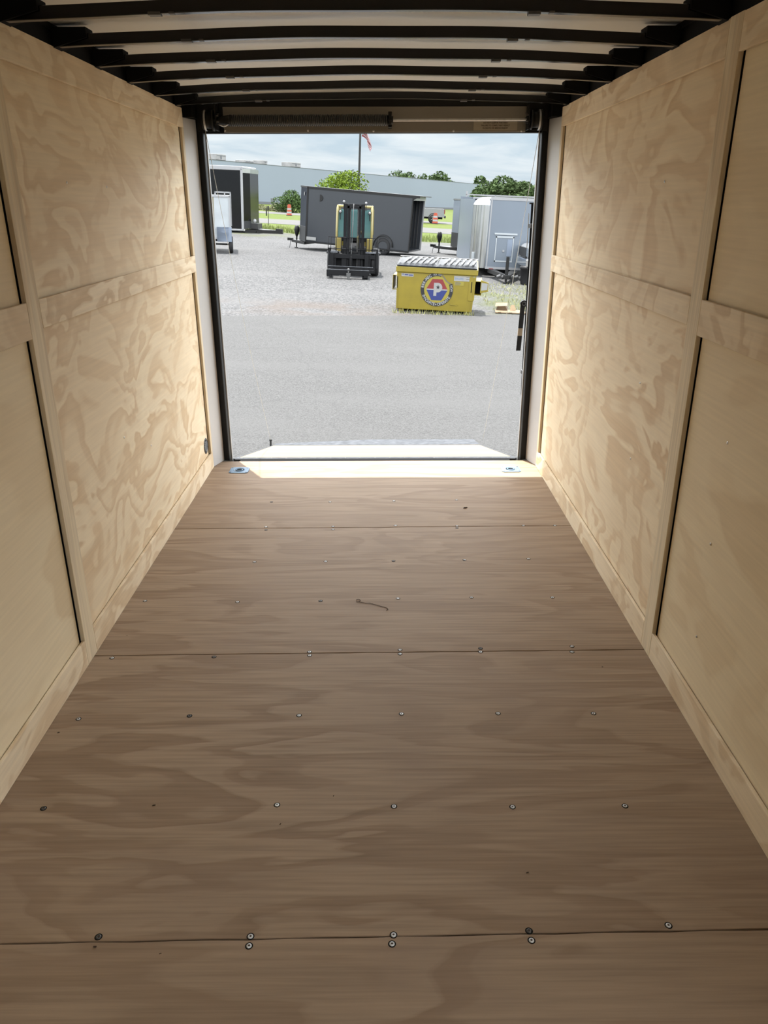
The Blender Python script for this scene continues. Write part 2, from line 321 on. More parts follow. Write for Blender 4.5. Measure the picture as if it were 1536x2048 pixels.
# ------------------------------------------------------------------ mesh builder
class MB:
    def __init__(s): s.v = []; s.f = []; s.m = []; s.sm = []; s.mi = 0; s.mats = []

    def use(s, m):
        if m not in s.mats: s.mats.append(m)
        s.mi = s.mats.index(m); return s

    def add(s, vs, fs, smooth=False):
        o = len(s.v); s.v += [Vector(v) for v in vs]
        for f in fs: s.f.append([o + i for i in f]); s.m.append(s.mi); s.sm.append(smooth)
        return s

    def box(s, a, b, mtx=None):
        a, b = Vector(a), Vector(b)
        vs = [Vector((x, y, z)) for z in (a.z, b.z) for y in (a.y, b.y) for x in (a.x, b.x)]
        if mtx: vs = [mtx @ v for v in vs]
        return s.add(vs, [(0, 2, 3, 1), (4, 5, 7, 6), (0, 1, 5, 4), (2, 6, 7, 3), (0, 4, 6, 2), (1, 3, 7, 5)])

    def hexa(s, vs):        # bottom four ccw, top four ccw
        return s.add(vs, [(3, 2, 1, 0), (4, 5, 6, 7), (0, 1, 5, 4), (1, 2, 6, 5), (2, 3, 7, 6), (3, 0, 4, 7)])

    def prism(s, poly, axis, a, b):     # polygon in the two other axes, extruded along axis
        n = len(poly); ax = 'xyz'.index(axis); vs = []
        for t in (a, b):
            for p in poly:
                q = list(p); q.insert(ax, t); vs.append(q)
        fs = [tuple(range(n))[::-1], tuple(range(n, 2 * n))] + [(i, (i + 1) % n, n + (i + 1) % n, n + i) for i in range(n)]
        return s.add(vs, fs)

    def cyl(s, p0, p1, r0, r1=None, n=16, caps=True, smooth=True):
        p0, p1 = Vector(p0), Vector(p1); r1 = r0 if r1 is None else r1
        d = (p1 - p0).normalized(); a = d.orthogonal().normalized(); b = d.cross(a)
        vs = []
        for p, r in ((p0, r0), (p1, r1)):
            for i in range(n):
                t = 2 * math.pi * i / n; vs.append(p + (a * math.cos(t) + b * math.sin(t)) * r)
        s.add(vs, [(i, (i + 1) % n, n + (i + 1) % n, n + i) for i in range(n)], smooth)
        if caps:
            s.add(vs[:n], [tuple(range(n))[::-1]]); s.add(vs[n:], [tuple(range(n))])
        return s

    def tube(s, pts, r, n=8, closed=False):
        pts = [Vector(p) for p in pts]; m = len(pts); vs = []; up = None
        for i, p in enumerate(pts):
            if closed: d = (pts[(i + 1) % m] - pts[i - 1])
            else: d = (pts[min(i + 1, m - 1)] - pts[max(i - 1, 0)])
            d.normalize()
            if up is None: up = d.orthogonal().normalized()
            up = (up - d * up.dot(d)).normalized(); b = d.cross(up)
            rr = r[i] if isinstance(r, (list, tuple)) else r
            for k in range(n):
                t = 2 * math.pi * k / n; vs.append(p + (up * math.cos(t) + b * math.sin(t)) * rr)
        fs = []
        for i in range(m if closed else m - 1):
            j = (i + 1) % m
            for k in range(n): fs.append((i * n + k, i * n + (k + 1) % n, j * n + (k + 1) % n, j * n + k))
        if not closed: fs += [tuple(range(n))[::-1], tuple(range((m - 1) * n, m * n))]
        return s.add(vs, fs, True)

    def lathe(s, prof, c, axis='z', n=24):      # prof: (r, t) along axis
        c = Vector(c); ax = 'xyz'.index(axis); o = [k for k in range(3) if k != ax]; vs = []
        for (r, t) in prof:
            for i in range(n):
                a = 2 * math.pi * i / n; q = [0, 0, 0]; q[ax] = t; q[o[0]] = r * math.cos(a); q[o[1]] = r * math.sin(a); vs.append(c + Vector(q))
        fs = [(j * n + i, j * n + (i + 1) % n, (j + 1) * n + (i + 1) % n, (j + 1) * n + i) for j in range(len(prof) - 1) for i in range(n)]
        return s.add(vs, fs, True)

    def text(s, txt, size, mtx, bold=0.0, align='CENTER'):
        cu = bpy.data.curves.new('t', 'FONT'); cu.body = txt; cu.size = size; cu.align_x = align; cu.align_y = 'CENTER'; cu.offset = bold
        cu.resolution_u = 3
        o = bpy.data.objects.new('t', cu); COL.objects.link(o); bpy.context.view_layer.update()
        me = bpy.data.meshes.new_from_object(o.evaluated_get(bpy.context.evaluated_depsgraph_get()))
        s.add([mtx @ v.co for v in me.vertices], [tuple(p.vertices) for p in me.polygons])
        bpy.data.objects.remove(o); bpy.data.curves.remove(cu); bpy.data.meshes.remove(me)
        return s

    def build(s, name, m, parent=None, bevel=0.0):
        me = bpy.data.meshes.new(name); me.from_pydata([tuple(v) for v in s.v], [], s.f)
        if s.mats:
            for x in s.mats: me.materials.append(x)
            for p, i in zip(me.polygons, s.m): p.material_index = i
        else: me.materials.append(m)
        for p, k in zip(me.polygons, s.sm): p.use_smooth = k
        me.update()
        o = bpy.data.objects.new(name, me); COL.objects.link(o)
        if parent: o.parent = parent
        if bevel:
            b = o.modifiers.new('bevel', 'BEVEL'); b.width = bevel; b.segments = 2; b.limit_method = 'ANGLE'
        return o


def tag(o, label=None, cat=None, group=None, kind=None):
    if label: o['label'] = label
    if cat: o['category'] = cat
    if group: o['group'] = group
    if kind: o['kind'] = kind
    return o


def thing(name, label, cat, loc=(0, 0, 0), rot=0.0, group=None, mtx=None, host=False):
    o = bpy.data.objects.new(name, None); COL.objects.link(o); o.empty_display_size = 0.1
    m = mtx if mtx else Matrix.Translation(loc) @ Matrix.Rotation(rot, 4, 'Z')
    o.matrix_world = (TR @ m) if host else m
    return tag(o, label, cat, group)


def host(o, loc=None):      # a one-mesh object belonging to the host trailer frame
    o.matrix_world = TR @ Matrix.Translation(loc) if loc else TR
    return o


def hstruct(name, mb, m, label=None, bevel=0.0):
    o = host(mb.build(name, m, bevel=bevel)); tag(o, label, kind='structure'); return o


def copy_tree(o, parent=None):
    c = o.copy(); COL.objects.link(c); c.parent = parent
    for ch in list(o.children): copy_tree(ch, c)
    return c


# ================================================================== HOST TRAILER (structure)
W = 1.0455; PF = W + 0.016; ZT = 2.075; YE = 4.716; Y0 = -1.35; ZB = 0.104; ZC = 1.977; ZM = 1.305; ZMB = 1.215
YS1, YS2 = 2.42, 2.51      # the batten beside the second floor joint

# floor: dark under-frame + four plywood panels parted by slightly crooked joints
fl = hstruct('floor', MB().box((-1.08, Y0, -0.10), (1.08, 4.83, -0.022)), M['matt_black'], 'plywood deck floor of the enclosed trailer')


def seam(p):               # joint line through two frame pixels, as y at x=-1.06 and x=1.06
    a, b = TG(*p[0]), TG(*p[1]); k = (b.y - a.y) / (b.x - a.x)
    return a.y + k * (-1.075 - a.x), a.y + k * (1.075 - a.x)


seams = [(Y0, Y0), seam(((0, 1887), (1536, 1858))), seam(((199, 1311), (1288, 1299))), seam(((358, 1058), (1140, 1051))), (4.832, 4.832)]
for i in range(4):
    (a0, a1), (b0, b1) = seams[i], seams[i + 1]; g = 0.0022
    m_ = MB(); nx = 24; vs = []; fs = []
    for k in range(nx + 1):
        t = k / nx; x = -1.075 + 2.15 * t
        ya = a0 + (a1 - a0) * t + (g + 0.0012 * math.sin(k * 1.7 + i)) * (i > 0); yb = b0 + (b1 - b0) * t - (g + 0.0014 * math.sin(k * 2.3 + i * 2)) * (i < 3)
        vs += [(x, ya, -0.02), (x, yb, -0.02), (x, yb, 0.0), (x, ya, 0.0)]
    for k in range(nx):
        o = 4 * k; n = o + 4
        fs += [(o + 3, n + 3, n + 2, o + 2), (o, o + 1, n + 1, n), (o, n, n + 3, o + 3), (o + 1, o + 2, n + 2, n + 1)]
    fs += [(0, 3, 2, 1), (4 * nx, 4 * nx + 1, 4 * nx + 2, 4 * nx + 3)]
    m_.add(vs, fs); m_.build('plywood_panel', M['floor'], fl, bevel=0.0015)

SCREWS = [(543, 1004), (660, 1004), (788, 1002), (913, 1000), (532, 1054), (532, 1060), (666, 1053), (666, 1059), (791, 1051), (914, 1052), (914, 1056), (1047, 1051), (1110, 1051),
          (509, 1124), (651, 1123), (787, 1122), (929, 1120), (1057, 1118), (290, 1202), (475, 1204), (641, 1202), (796, 1197), (943, 1195), (1105, 1195),
          (224, 1316), (428, 1314), (619, 1304), (619, 1311), (800, 1300), (800, 1308), (961, 1297), (961, 1304), (1144, 1293), (1144, 1304),
          (157, 1438), (379, 1432), (598, 1431), (803, 1428), (996, 1427), (1187, 1427), (87, 1617), (554, 1610), (788, 1613), (1025, 1614), (1250, 1612),
          (197, 1874), (501, 1873), (498, 1892), (787, 1870), (784, 1888), (1058, 1862), (1063, 1881), (1337, 1851)]
for k, (px, py) in enumerate(SCREWS):
    p = TG(px, py, 0.0); r = 0.0062
    b = MB(); b.use(M['screw_zinc'] if k % 5 else M['dark_steel'])
    b.lathe([(0.0001, 0.0012), (r * .45, 0.0012), (r * .5, 0.0022), (r, 0.0012), (r * 1.05, -0.001)], (0, 0, 0), n=14)
    b.use(M['matt_black']).lathe([(r * 1.05, 0.0004), (r * 1.5, 0.0003)], (0, 0, 0), n=14)
    b.use(M['rust']).lathe([(0.0001, 0.0014), (r * .42, 0.0014)], (0, 0, 0), n=8)
    o = b.build('screw', None, fl); o.location = (p.x, p.y, 0)

# side walls
for s, side in ((-1, 'left'), (1, 'right')):
    wb = MB()
    if s < 0: wb.box((s * (PF + .006), Y0, -0.02), (s * (PF + .05), 4.95, 2.16))
    else: wb.box((s * (PF + .006), .40, -0.02), (s * (PF + .05), 4.95, 2.16)).box((s * (PF + .006), Y0, 1.85), (s * (PF + .05), .40, 2.16)).box((s * (PF + .006), Y0, -.02), (s * (PF + .05), -.55, 1.85))   # unseen opening added behind the camera to let light into the near end
    wl = hstruct('wall_' + side, wb, M['matt_black'], side + ' side wall of the trailer lined with pine plywood')
    ys = (YS1 + YS2) / 2 + 0.03 * (s > 0)
    MB().box((s * PF, ys + .001, 0.0), (s * (PF + .006), YE - .051, ZT - 0.003)).build('plywood_panel', M['wall'], wl)
    MB().box((s * PF, (Y0 + .01 if s < 0 else .40), 0.0), (s * (PF + .006), YS1 + (.035 if s > 0 else 0) - .012, ZT - 0.003)).build('plywood_panel', M['wall_near'], wl)   # an open joint is left before the batten
    pts = [(133, 365), (248, 875), (302, 891), (213, 374)] if s < 0 else [(1281, 766), (1262, 917), (1456, 886), (1330, 363), (1422, 1088), (1394, 1273)]
    for (px, py) in pts:
        p = TX(px, py, s * PF); b = MB().use(M['steel'])
        b.lathe([(0.0001, 0.0022), (0.003, 0.0022), (0.0048, 0.0008)], (0, 0, 0), axis='x', n=10)
        o = b.build('screw', None, wl); o.location = (s * (PF - 0.001) if s > 0 else s * PF, p.y, p.z)
        if s > 0: o.rotation_euler = (0, 0, math.pi)
trim_n = [0]


def trim(mb, m, label, bevel=0.0015):
    trim_n[0] += 1
    return hstruct('trim_%d' % trim_n[0], mb, m, label, bevel)


TH = 0.012
for s, side in ((-1, 'left'), (1, 'right')):
    dy = 0.035 if s > 0 else 0.0
    y1, y2 = YS1 + dy, YS2 + dy
    yn = Y0 + .01 if s < 0 else .40
    xa, xb = s * W, s * (W + TH)
    # baseboard, two lengths parted by the batten
    bb = hstruct('baseboard_' + side, MB().box((xa, y2 + .001, 0.001), (xb, YE, ZB)), M['band'], 'plywood kick board along the %s wall' % side, 0.0015)
    bb2 = MB().box((xa, yn, 0.001), (xb, y1 - .001, ZB)).build('kick_board', M['band'], bb, bevel=0.0015)
    for (ya, yb, wh) in ((y2 + .001, YE - .001, 'far'), (yn, y1 - .001, 'near')):
        tp = ZT - (0.0 if wh == 'far' else 0.0)
        trim(MB().box((xa, ya, ZC), (xb, yb, tp)), M['band'], 'plywood top band on the %s wall, %s bay' % (side, wh))
        trim(MB().box((xa, ya, ZMB if wh == 'far' else ZMB - .02), (xb, yb, ZM)), M['band'], 'plywood middle rail on the %s wall, %s bay' % (side, wh))
    trim(MB().box((xa, y1, 0.001), (s * (W + .0155), y2, ZT + 0.002)), M['stud'], 'vertical pine batten on the %s wall' % side)
    # end batten between the bands
    trim(MB().box((xa, YE - .042, ZB + .001), (s * (W + .0155), YE, ZMB - .001)).box((xa, YE - .042, ZM + .001), (s * (W + .0155), YE, ZC - .001)), M['stud'], 'thin pine edge strip at the rear end of the %s wall' % side)
    # black side rail above the plywood
    trim(MB().box((s * (W + .006), Y0, ZT + .001), (s * 1.10, 4.88, 2.165)).box((s * (W - 0.002), Y0, 2.125), (s * (W + .01), 4.88, 2.165)), M['matt_black'], 'black steel roof rail above the %s wall' % side)
    # aluminium corner post, slanted, then the black door jamb and a thin white edge
    jo, ji = (1.005, 0.967)
    m_ = MB().prism([(s * (W + .004), YE + .001), (s * jo, 4.856), (s * (jo + .03), 4.875), (s * 1.10, 4.875), (s * 1.10, YE + .001)], 'z', 0.0, 2.03)
    trim(m_, M['grey_post'], 'grey metal corner post beside the %s door jamb' % side, 0.002)
    m_ = MB().box((s * (W + .004), YE + .001, 2.03), (s * 0.99, 4.86, 2.165)); trim(m_, M['matt_black'], 'black steel gusset above the %s corner post' % side)
    m_ = MB().prism([(s * (jo - .001), 4.857), (s * (ji + .004), 4.846), (s * ji, 4.852), (s * ji, 4.905), (s * (jo + .05), 4.905), (s * (jo + .05), 4.876)], 'z', 0.0, 2.15)
    trim(m_, M['black'], 'black steel jamb of the rear doorway, %s side' % side, 0.001)
    trim(MB().box((s * (ji - .006), 4.906, -0.04), (s * (ji + .12), 4.93, 2.16)), M['white_trim'], 'white outer edge trim of the rear doorway, %s side' % side)

# front wall behind the camera, ceiling skin
hstruct('wall_front', MB().box((-1.1, Y0 - .05, -0.02), (1.1, Y0, 2.16)), M['wall_near'], 'plywood front wall of the trailer behind the camera')
BOWY = [0.12 + 0.0, 0.53, 0.94, 1.345, 1.75, 2.155, 2.56, 2.95, 3.345, 3.745, 4.165, 4.565]
BOWY = [y for y in BOWY]
vs = []; fs = []; nx = 40; ny = 150
for j in range(ny + 1):
    y = Y0 + (4.90 - Y0) * j / ny
    ph = 0.0
    for a, b in zip(BOWY[:-1], BOWY[1:]):
        if a <= y <= b: ph = math.sin(math.pi * (y - a) / (b - a)) ** 2
    for i in range(nx + 1):
        x = -1.09 + 2.18 * i / nx; u = x / 1.05
        z = 2.142 + 0.012 * (1 - u * u) + 0.006 * ph * (1 - u * u) + 0.007 * math.exp(-((x - 0.02 * math.sin(y * 5)) / 0.22) ** 2)
        vs.append((x, y, z))
for j in range(ny):
    for i in range(nx):
        a = j * (nx + 1) + i; fs.append((a, a + 1, a + nx + 2, a + nx + 1))
ce = hstruct('ceiling', MB().add(vs, fs, True), M['skin'], 'pale one-piece metal roof skin of the trailer')
so = ce.modifiers.new('thick', 'SOLIDIFY'); so.thickness = 0.003; so.offset = 1.0

# roof bows
ordn = {0: 'nearest the rear doorway', 1: 'second from the rear doorway', 2: 'third from the rear doorway', 3: 'fourth from the rear doorway', 4: 'fifth from the rear doorway', 5: 'sixth from the rear doorway', 6: 'seventh from the rear doorway', 7: 'eighth from the rear doorway'}
for i, y in enumerate(reversed(BOWY)):
    if i > 7: break
    t = thing('roof_bow', 'black steel roof bow across the ceiling, ' + ordn.get(i, 'above and behind the camera'), 'roof bow', (0, y, 2.10), host=True, group='black roof bows under the ceiling')
    n = 30; vs = []; fs = []
    for k in range(n + 1):
        x = -1.043 + 2.086 * k / n; u = x / 1.043; zb = -0.028 * u * u + 0.0012 * math.sin(9 * u + i)
        vs += [(x, -0.0, zb), (x, 0.028, zb), (x, 0.028, zb + .034), (x, -0.0, zb + .034)]
    for k in range(n):
        a = 4 * k; b = a + 4; fs += [(a, a + 1, b + 1, b), (a + 1, a + 2, b + 2, b + 1), (a + 2, a + 3, b + 3, b + 2), (a + 3, a, b, b + 3)]
    fs += [(0, 3, 2, 1), (4 * n, 4 * n + 1, 4 * n + 2, 4 * n + 3)]
    MB().add(vs, fs).build('tube', M['bow'], t, bevel=0.002)
    for s in (-1, 1):
        MB().add([(s * 1.043, -.01, -.03), (s * .93, -.01, 0.0), (s * .93, -.01, .03), (s * 1.043, -.01, .03), (s * 1.043, .06, -.03), (s * .93, .06, 0.0), (s * .93, .06, .03), (s * 1.043, .06, .03)],
                 [(0, 1, 2, 3), (7, 6, 5, 4), (0, 4, 5, 1), (1, 5, 6, 2), (2, 6, 7, 3), (3, 7, 4, 0)]).build('end_gusset', M['matt_black'], t)
        cx = -0.62 if s < 0 else 0.47
        MB().box((cx, -.0015, -.012), (cx + .035, .026, -.004)).build('clip', M['dark_steel'], t); MB().box((cx + .06, -.001, -.009), (cx + .075, .02, -.004)).build('clip', M['dark_steel'], t)

# header over the rear doorway
hd = trim(MB().box((-1.0, 4.852, 1.959), (1.0, 4.90, 2.165)), M['black'], 'black steel header beam over the rear doorway')
hp = MB().box((-0.845, 4.838, 1.962), (0.87, 4.8515, 2.092)).build('header_cover', M['header'], hd, bevel=0.002); hp['label'] = 'grey brown coated cover plate'
for px, py in ((450, 261), (616, 261), (747, 262), (907, 262), (1043, 262)):
    p = TY(px, py, 4.838); MB().lathe([(0.0001, -0.003), (0.004, -0.0025), (0.006, 0.0)], (p.x, 4.838, p.z), axis='y', n=10).build('screw', M['steel'], hp)
lb = MB(); p = TY(991, 247, 4.836); a = TY(1030, 247, 4.836); hw = (a.x - p.x)
lb.use(M['vinyl_label']).box((p.x - hw * 1.12, 4.8365, 1.970), (p.x + hw * 1.12, 4.838, 2.018))
lb.use(M['label_ink'])
for k, (tx, sc) in enumerate((('DO NOT SLEEP IN THIS AREA', 0.0112), ('FAILURE TO COMPLY MAY RESULT', 0.0112), ('IN DEATH OR SERIOUS INJURY', 0.0112))):
    mt = Matrix.Translation((p.x, 4.8358, 2.0085 - k * 0.0135)) @ Matrix.Rotation(math.pi / 2, 4, 'X') @ Matrix.Diagonal((0.93, 1, 1, 1))
    lb.text(tx, sc, mt, bold=0.0004)
o = lb.build('warning_label', None, hp); o['label'] = 'printed warning label with three lines of capitals'

# ================================================================== things of the host trailer
# spring counterbalance
SY = 4.775; SZ = 2.018
t = thing('door_spring', 'black torsion spring and shaft mounted across the top of the doorway', 'spring', (0, SY, SZ), host=True)
MB().cyl((-0.93, 0, 0), (0.95, 0, 0), 0.0065, n=12).build('shaft', M['steel'], t)
pts = []; n = 84 * 12
for k in range(n + 1):
    a = 2 * math.pi * k / 12; x = -0.80 + 0.885 * k / n; r = 0.0265
    pts.append((x, r * math.cos(a), r * math.sin(a)))
MB().tube(pts, 0.0042, n=5).cyl((-.80, 0, 0), (.085, 0, 0), .024, n=20).build('torsion_spring', M['spring'], t)
b = MB().cyl((.075, 0, 0), (.115, 0, 0), .026, .02, n=20).cyl((.092, 0, 0), (.105, 0, 0), .038, n=20)
for a in range(6): b.box((.088, .030, -.005), (.108, .045, .005), Matrix.Rotation(a * math.pi / 3, 4, 'X'))
b.build('winding_cone', M['black'], t)
b = MB().cyl((-.86, 0, 0), (-.79, 0, 0), .018, .03, n=20).build('end_cone', M['black'], t)
MB().tube([(-.80, -.02, -.018), (-.815, -.028, -.028), (-.83, -.03, -.032), (-.845, -.03, -.026), (-.86, -.027, -.022)], .004, n=6).build('spring_tail', M['steel'], t)
for s in (-1, 1):
    x = s * 0.915
    d = MB().use(M['black']).lathe([(0.0001, -.032), (.047, -.032), (.050, -.027), (.050, -.023), (.040, -.021), (.040, .018), (.052, .021), (.054, .026), (.054, .030), (.0001, .031)], (x, 0, 0), axis='x', n=28)
    d.use(M['steel'])
    for k in range(3):
        d.tube([(x + s * (.019 - .0035 * k), .052 * math.cos(i * math.pi / 12), .052 * math.sin(i * math.pi / 12)) for i in range(24)], .0017, n=5, closed=True)
    d.build('cable_drum', None, t)
    MB().box((s * .868, -.03, -.05), (s * .874, .055, .075)).box((s * .868, .05, -.05), (s * .99, .056, .09)).cyl((s * .862, 0, 0), (s * .88, 0, 0), .02, n=16).build('mounting_bracket', M['black'], t)
    b = MB()
    for k in range(5): b.cyl((s * .855, .012 * math.cos(k * 1.3) * 2, .012 * math.sin(k * 1.3) * 2 + .01), (s * .868, .012 * math.cos(k * 1.3) * 2, .012 * math.sin(k * 1.3) * 2 + .01), .005, n=6)
    b.build('bolts', M['dark_steel'], t)

# ramp door lying open behind the trailer
RA = Vector((0, 4.900, -0.006)); RB = Vector((0, 6.74, -0.475))
ln = (RB - RA).length; ang = math.atan2(RB.z - RA.z, RB.y - RA.y)
rt_ = thing('ramp_door', 'wooden rear ramp door lying open on the asphalt below the doorway', 'ramp', mtx=Matrix.Translation(RA) @ Matrix.Rotation(ang, 4, 'X'), host=True)
MB().box((-.945, 0.115, -.018), (.945, ln, 0.0)).build('deck', M['ramp_wood'], rt_, bevel=.001)
MB().box((-.958, .02, -.045), (-.9455, ln + .01, .002)).box((.9455, .02, -.045), (.958, ln + .01, .002)).box((-.958, ln, -.045), (.958, ln + .02, .003)).box((-.9455, .02, -.045), (.9455, ln, -.019)).build('frame', M['worn_alu'], rt_, bevel=.002)
hb = MB().cyl((-.945, 0.005, -.006), (.945, 0.005, -.006), .009, n=14).box((-.945, .008, -.004), (.945, .125, .0035)); o = hb.build('hinge', M['worn_alu'], rt_); o['label'] = 'worn aluminium hinge strip'
b = MB()
for k in range(19): b.lathe([(0.0001, .0065), (.004, .006), (.006, .0035)], (-.9 + .1 * k, .028, 0), n=8)
b.build('hinge_rivets', M['dark_steel'], rt_)
fa = Matrix.Translation((0, ln + .022, .002)) @ Matrix.Rotation(-ang - 0.14, 4, 'X')
fp = MB().add([fa @ Vector(v) for v in [(-.945, 0, 0), (.945, 0, 0), (.945, .03, .004), (.93, .33, 0), (-.90, .33, 0), (-.945, .03, .004), (-.945, 0, -.012), (.945, 0, -.012), (.945, .03, -.012), (.93, .33, -.006), (-.90, .33, -.006), (-.945, .03, -.012)]],
              [(0, 1, 2, 5), (5, 2, 3, 4), (6, 11, 8, 7), (11, 10, 9, 8), (0, 6, 7, 1), (1, 7, 8, 2), (2, 8, 9, 3), (3, 9, 10, 4), (4, 10, 11, 5), (5, 11, 6, 0)])
o = fp.build('extension_flap', M['worn_alu'], rt_); o['label'] = 'dull metal transition flap'
MB().cyl((-.975, ln, -.01), (-.975, ln, .05), .009, n=10).cyl((-.975, ln, .045), (-.975, ln, .055), .014, n=10).build('cable_pin', M['black'], rt_)
trim(MB().box((-.9, 4.834, -.05), (.9, 4.892, -.003)), M['matt_black'], 'black rear sill channel in front of the ramp hinge', 0)

# lift cables from the drums down to the ramp corners
RM = Matrix.Translation(RA) @ Matrix.Rotation(ang, 4, 'X')
for s, side in ((-1, 'left'), (1, 'right')):
    p0 = Vector((s * .937, 4.772, 1.966)); p1 = RM @ Vector((s * .975, ln, .045)); pts = []
    for k in range(25):
        u = k / 24; p = p0.lerp(p1, u); p.z -= (0.10 if s < 0 else 0.06) * math.sin(math.pi * u) * (1 - .3 * u); pts.append(p)
    o = host(MB().tube(pts, 0.0016, n=6).build('lift_cable', M['cable']))
    tag(o, 'thin steel lift cable running from the %s drum to the ramp' % side, 'cable', 'ramp lift cables')

# recessed floor tie-downs
for k, (px, py) in enumerate(((479, 941), (1021, 939))):
    p = TG(px, py, 0)
    t = thing('floor_tie_down', ('zinc tie-down plate in the floor, left one lying partly in shade' if k == 0 else 'zinc tie-down plate in the floor, right one lying in full sun'), 'tie-down', (p.x, p.y, 0.0), host=True, group='tie-down plates in the floor at the doorway')
    b = MB(); b.use(M['zinc']).lathe([(.030, .003), (.034, .006), (.037, .004)], (0, 0, 0), n=28)
    # square flange with round hole
    n = 28; vs = []; fs = []
    for i in range(n):
        a = 2 * math.pi * i / n; c, s_ = math.cos(a), math.sin(a); q = 0.060 / max(abs(c), abs(s_)) if True else 0
        vs += [(.037 * c, .037 * s_, .004), (q * c, q * s_ * .92, .004), (q * c, q * s_ * .92, 0.0)]
    for i in range(n):
        j = (i + 1) % n; fs += [(3 * i, 3 * i + 1, 3 * j + 1, 3 * j), (3 * i + 1, 3 * i + 2, 3 * j + 2, 3 * j + 1)]
    b.add(vs, fs).build('flange', None, t)
    MB().lathe([(.0001, .0008), (.033, .0008), (.034, .004)], (0, 0, 0), n=24).build('cup', M['dark_steel'], t)
    MB().tube([(.021 * math.cos(i * math.pi / 10), -.004 + .019 * math.sin(i * math.pi / 10), .0055) for i in range(20)], .0036, n=8, closed=True).build('ring', M['zinc'], t)
    for sx in (-1, 1):
        for sy in (-1, 1): MB().lathe([(.0001, .0045), (.006, .0045), (.0065, .004)], (sx * .048, sy * .042, 0), n=10).build('screw', M['dark_steel'], t)

# flow-through vent low on the left wall
v = TX(416.5, 892, -W)
t = thing('wall_vent', 'small round louvred vent low on the left wall beside the doorway', 'vent', (-PF, v.y, v.z), host=True)
MB().lathe([(.036, 0.0), (.044, .004), (.049, .003), (.050, 0)], (0, 0, 0), axis='x', n=28).build('rim', M['dark_steel'], t)
MB().lathe([(.0001, .0005), (.038, .0005)], (0, 0, 0), axis='x', n=24).build('backing', M['matt_black'], t)
b = MB()
for k in range(6):
    z = -.028 + k * .011; hw = math.sqrt(max(0, .036 ** 2 - z * z)); b.add([(.001, -hw, z + .003), (.001, hw, z + .003), (.006, hw, z - .003), (.006, -hw, z - .003)], [(0, 1, 2, 3), (3, 2, 1, 0)])
b.build('louvre', M['dark_steel'], t)

# outside hardware at the right of the doorway
YB = 4.99
a, b_ = TY(1065, 406, YB), TY(1043.5, 789, YB)
t = thing('lock_bar', 'tall thin black lock bar hanging outside the right door jamb', 'lock bar', (b_.x, YB, b_.z), host=True)
d = a - b_
MB().cyl((0, 0, 0), (d.x, 0, d.z), .007, n=12).build('rod', M['matt_black'], t)
MB().box((d.x - .018, -.012, d.z - .006), (d.x + .016, .012, d.z + .002)).build('cap', M['black'], t)
for zq in (.88, .12): MB().box((-.014 + d.x * zq, -.055, d.z * zq), (.05, .01, d.z * (zq + .02))).build('guide', M['dark_steel'], t)
MB().cyl((d.x * .9 - .018, 0, d.z * .78), (d.x * .97 - .018, 0, d.z * .95), .0028, n=8).build('side_wire', M['white_trim'], t)
a, b_ = TY(1046, 607, YB), TY(1036.5, 701, YB); d = b_ - a
t = thing('hold_back_strap', 'black flat strap with a tan middle hanging from a pivot by the right jamb', 'strap', (a.x, YB, a.z), host=True)
MB().cyl((.004, -.012, 0), (.004, .012, 0), .021, n=22).box((.004, -.010, -.018), (.030, .010, .018)).build('pivot', M['black'], t)
MB().lathe([(.008, -.0125), (.011, -.0135), (.014, -.0125)], (.004, 0, 0), axis='y', n=16).build('washer', M['dark_steel'], t)
q = lambda u, s, y: (d.x * u + s * .0145, y, d.z * u)
for (u0, u1, mt) in ((0.0, .52, 'rubber'), (.52, .68, 'webbing'), (.68, 1.0, 'rubber')):
    o = MB().hexa([q(u1, -1, -.004), q(u1, 1, -.004), q(u1, 1, .004), q(u1, -1, .004), q(u0, -1, -.004), q(u0, 1, -.004), q(u0, 1, .004), q(u0, -1, .004)]).build('strap_section', M[mt], t)
    if mt == 'webbing': o['label'] = 'tan webbing section'

# bits on the floor
pts = []
for (x, y) in ((712.5, 1200), (715, 1198.5), (719, 1198.5), (721, 1201), (717, 1203.5), (712.5, 1203), (722, 1204), (731, 1206.3), (740, 1206), (748, 1208.5), (757, 1211), (770, 1214.5), (774.5, 1216), (776, 1219), (773, 1220.5)):
    p = TG(x, y, .002); pts.append((p.x, p.y, .0018))
o = host(MB().tube(pts, .0011, n=6).build('wire_scrap', M['debris'])); tag(o, 'thin curly scrap of dark wire lying on the floor panel', 'wire')
for (px, py, s, a) in ((308, 1611, .007, .2), (190, 1894, .008, .1), (561, 1648, .0045, 1.2), (117, 1465, .006, .4), (667, 1592, .005, 1.1), (1055, 1745, .005, .3), (931, 1016, .016, .15), (321, 1907, .004, .5), (254, 1271, .003, 0), (1205, 1334, .004, 0)):
    p = TG(px, py, 0); rnd = [random.uniform(.6, 1.2) for _ in range(8)]
    th = MB().hexa([(math.cos(i * math.pi / 2 + .7) * s * rnd[i], math.sin(i * math.pi / 2 + .7) * s * .35 * rnd[i], 0.0003) for i in range(4)] + [(math.cos(i * math.pi / 2 + .7) * s * .8 * rnd[i], math.sin(i * math.pi / 2 + .7) * s * .28 * rnd[i], s * .3) for i in range(4)])
    o = th.build('wood_splinter', M['debris']); o.matrix_world = TR @ Matrix.Translation((p.x, p.y, 0)) @ Matrix.Rotation(a, 4, 'Z')
    tag(o, 'small dark wood splinter lying on the plywood floor', 'debris', 'dark splinters on the floor')


# ================================================================== GROUND
def sheet(name, poly, z, m, label):
    o = MB().prism([(p[0], p[1]) for p in poly], 'z', z - .06, z).build(name, m); return tag(o, label, kind='structure')


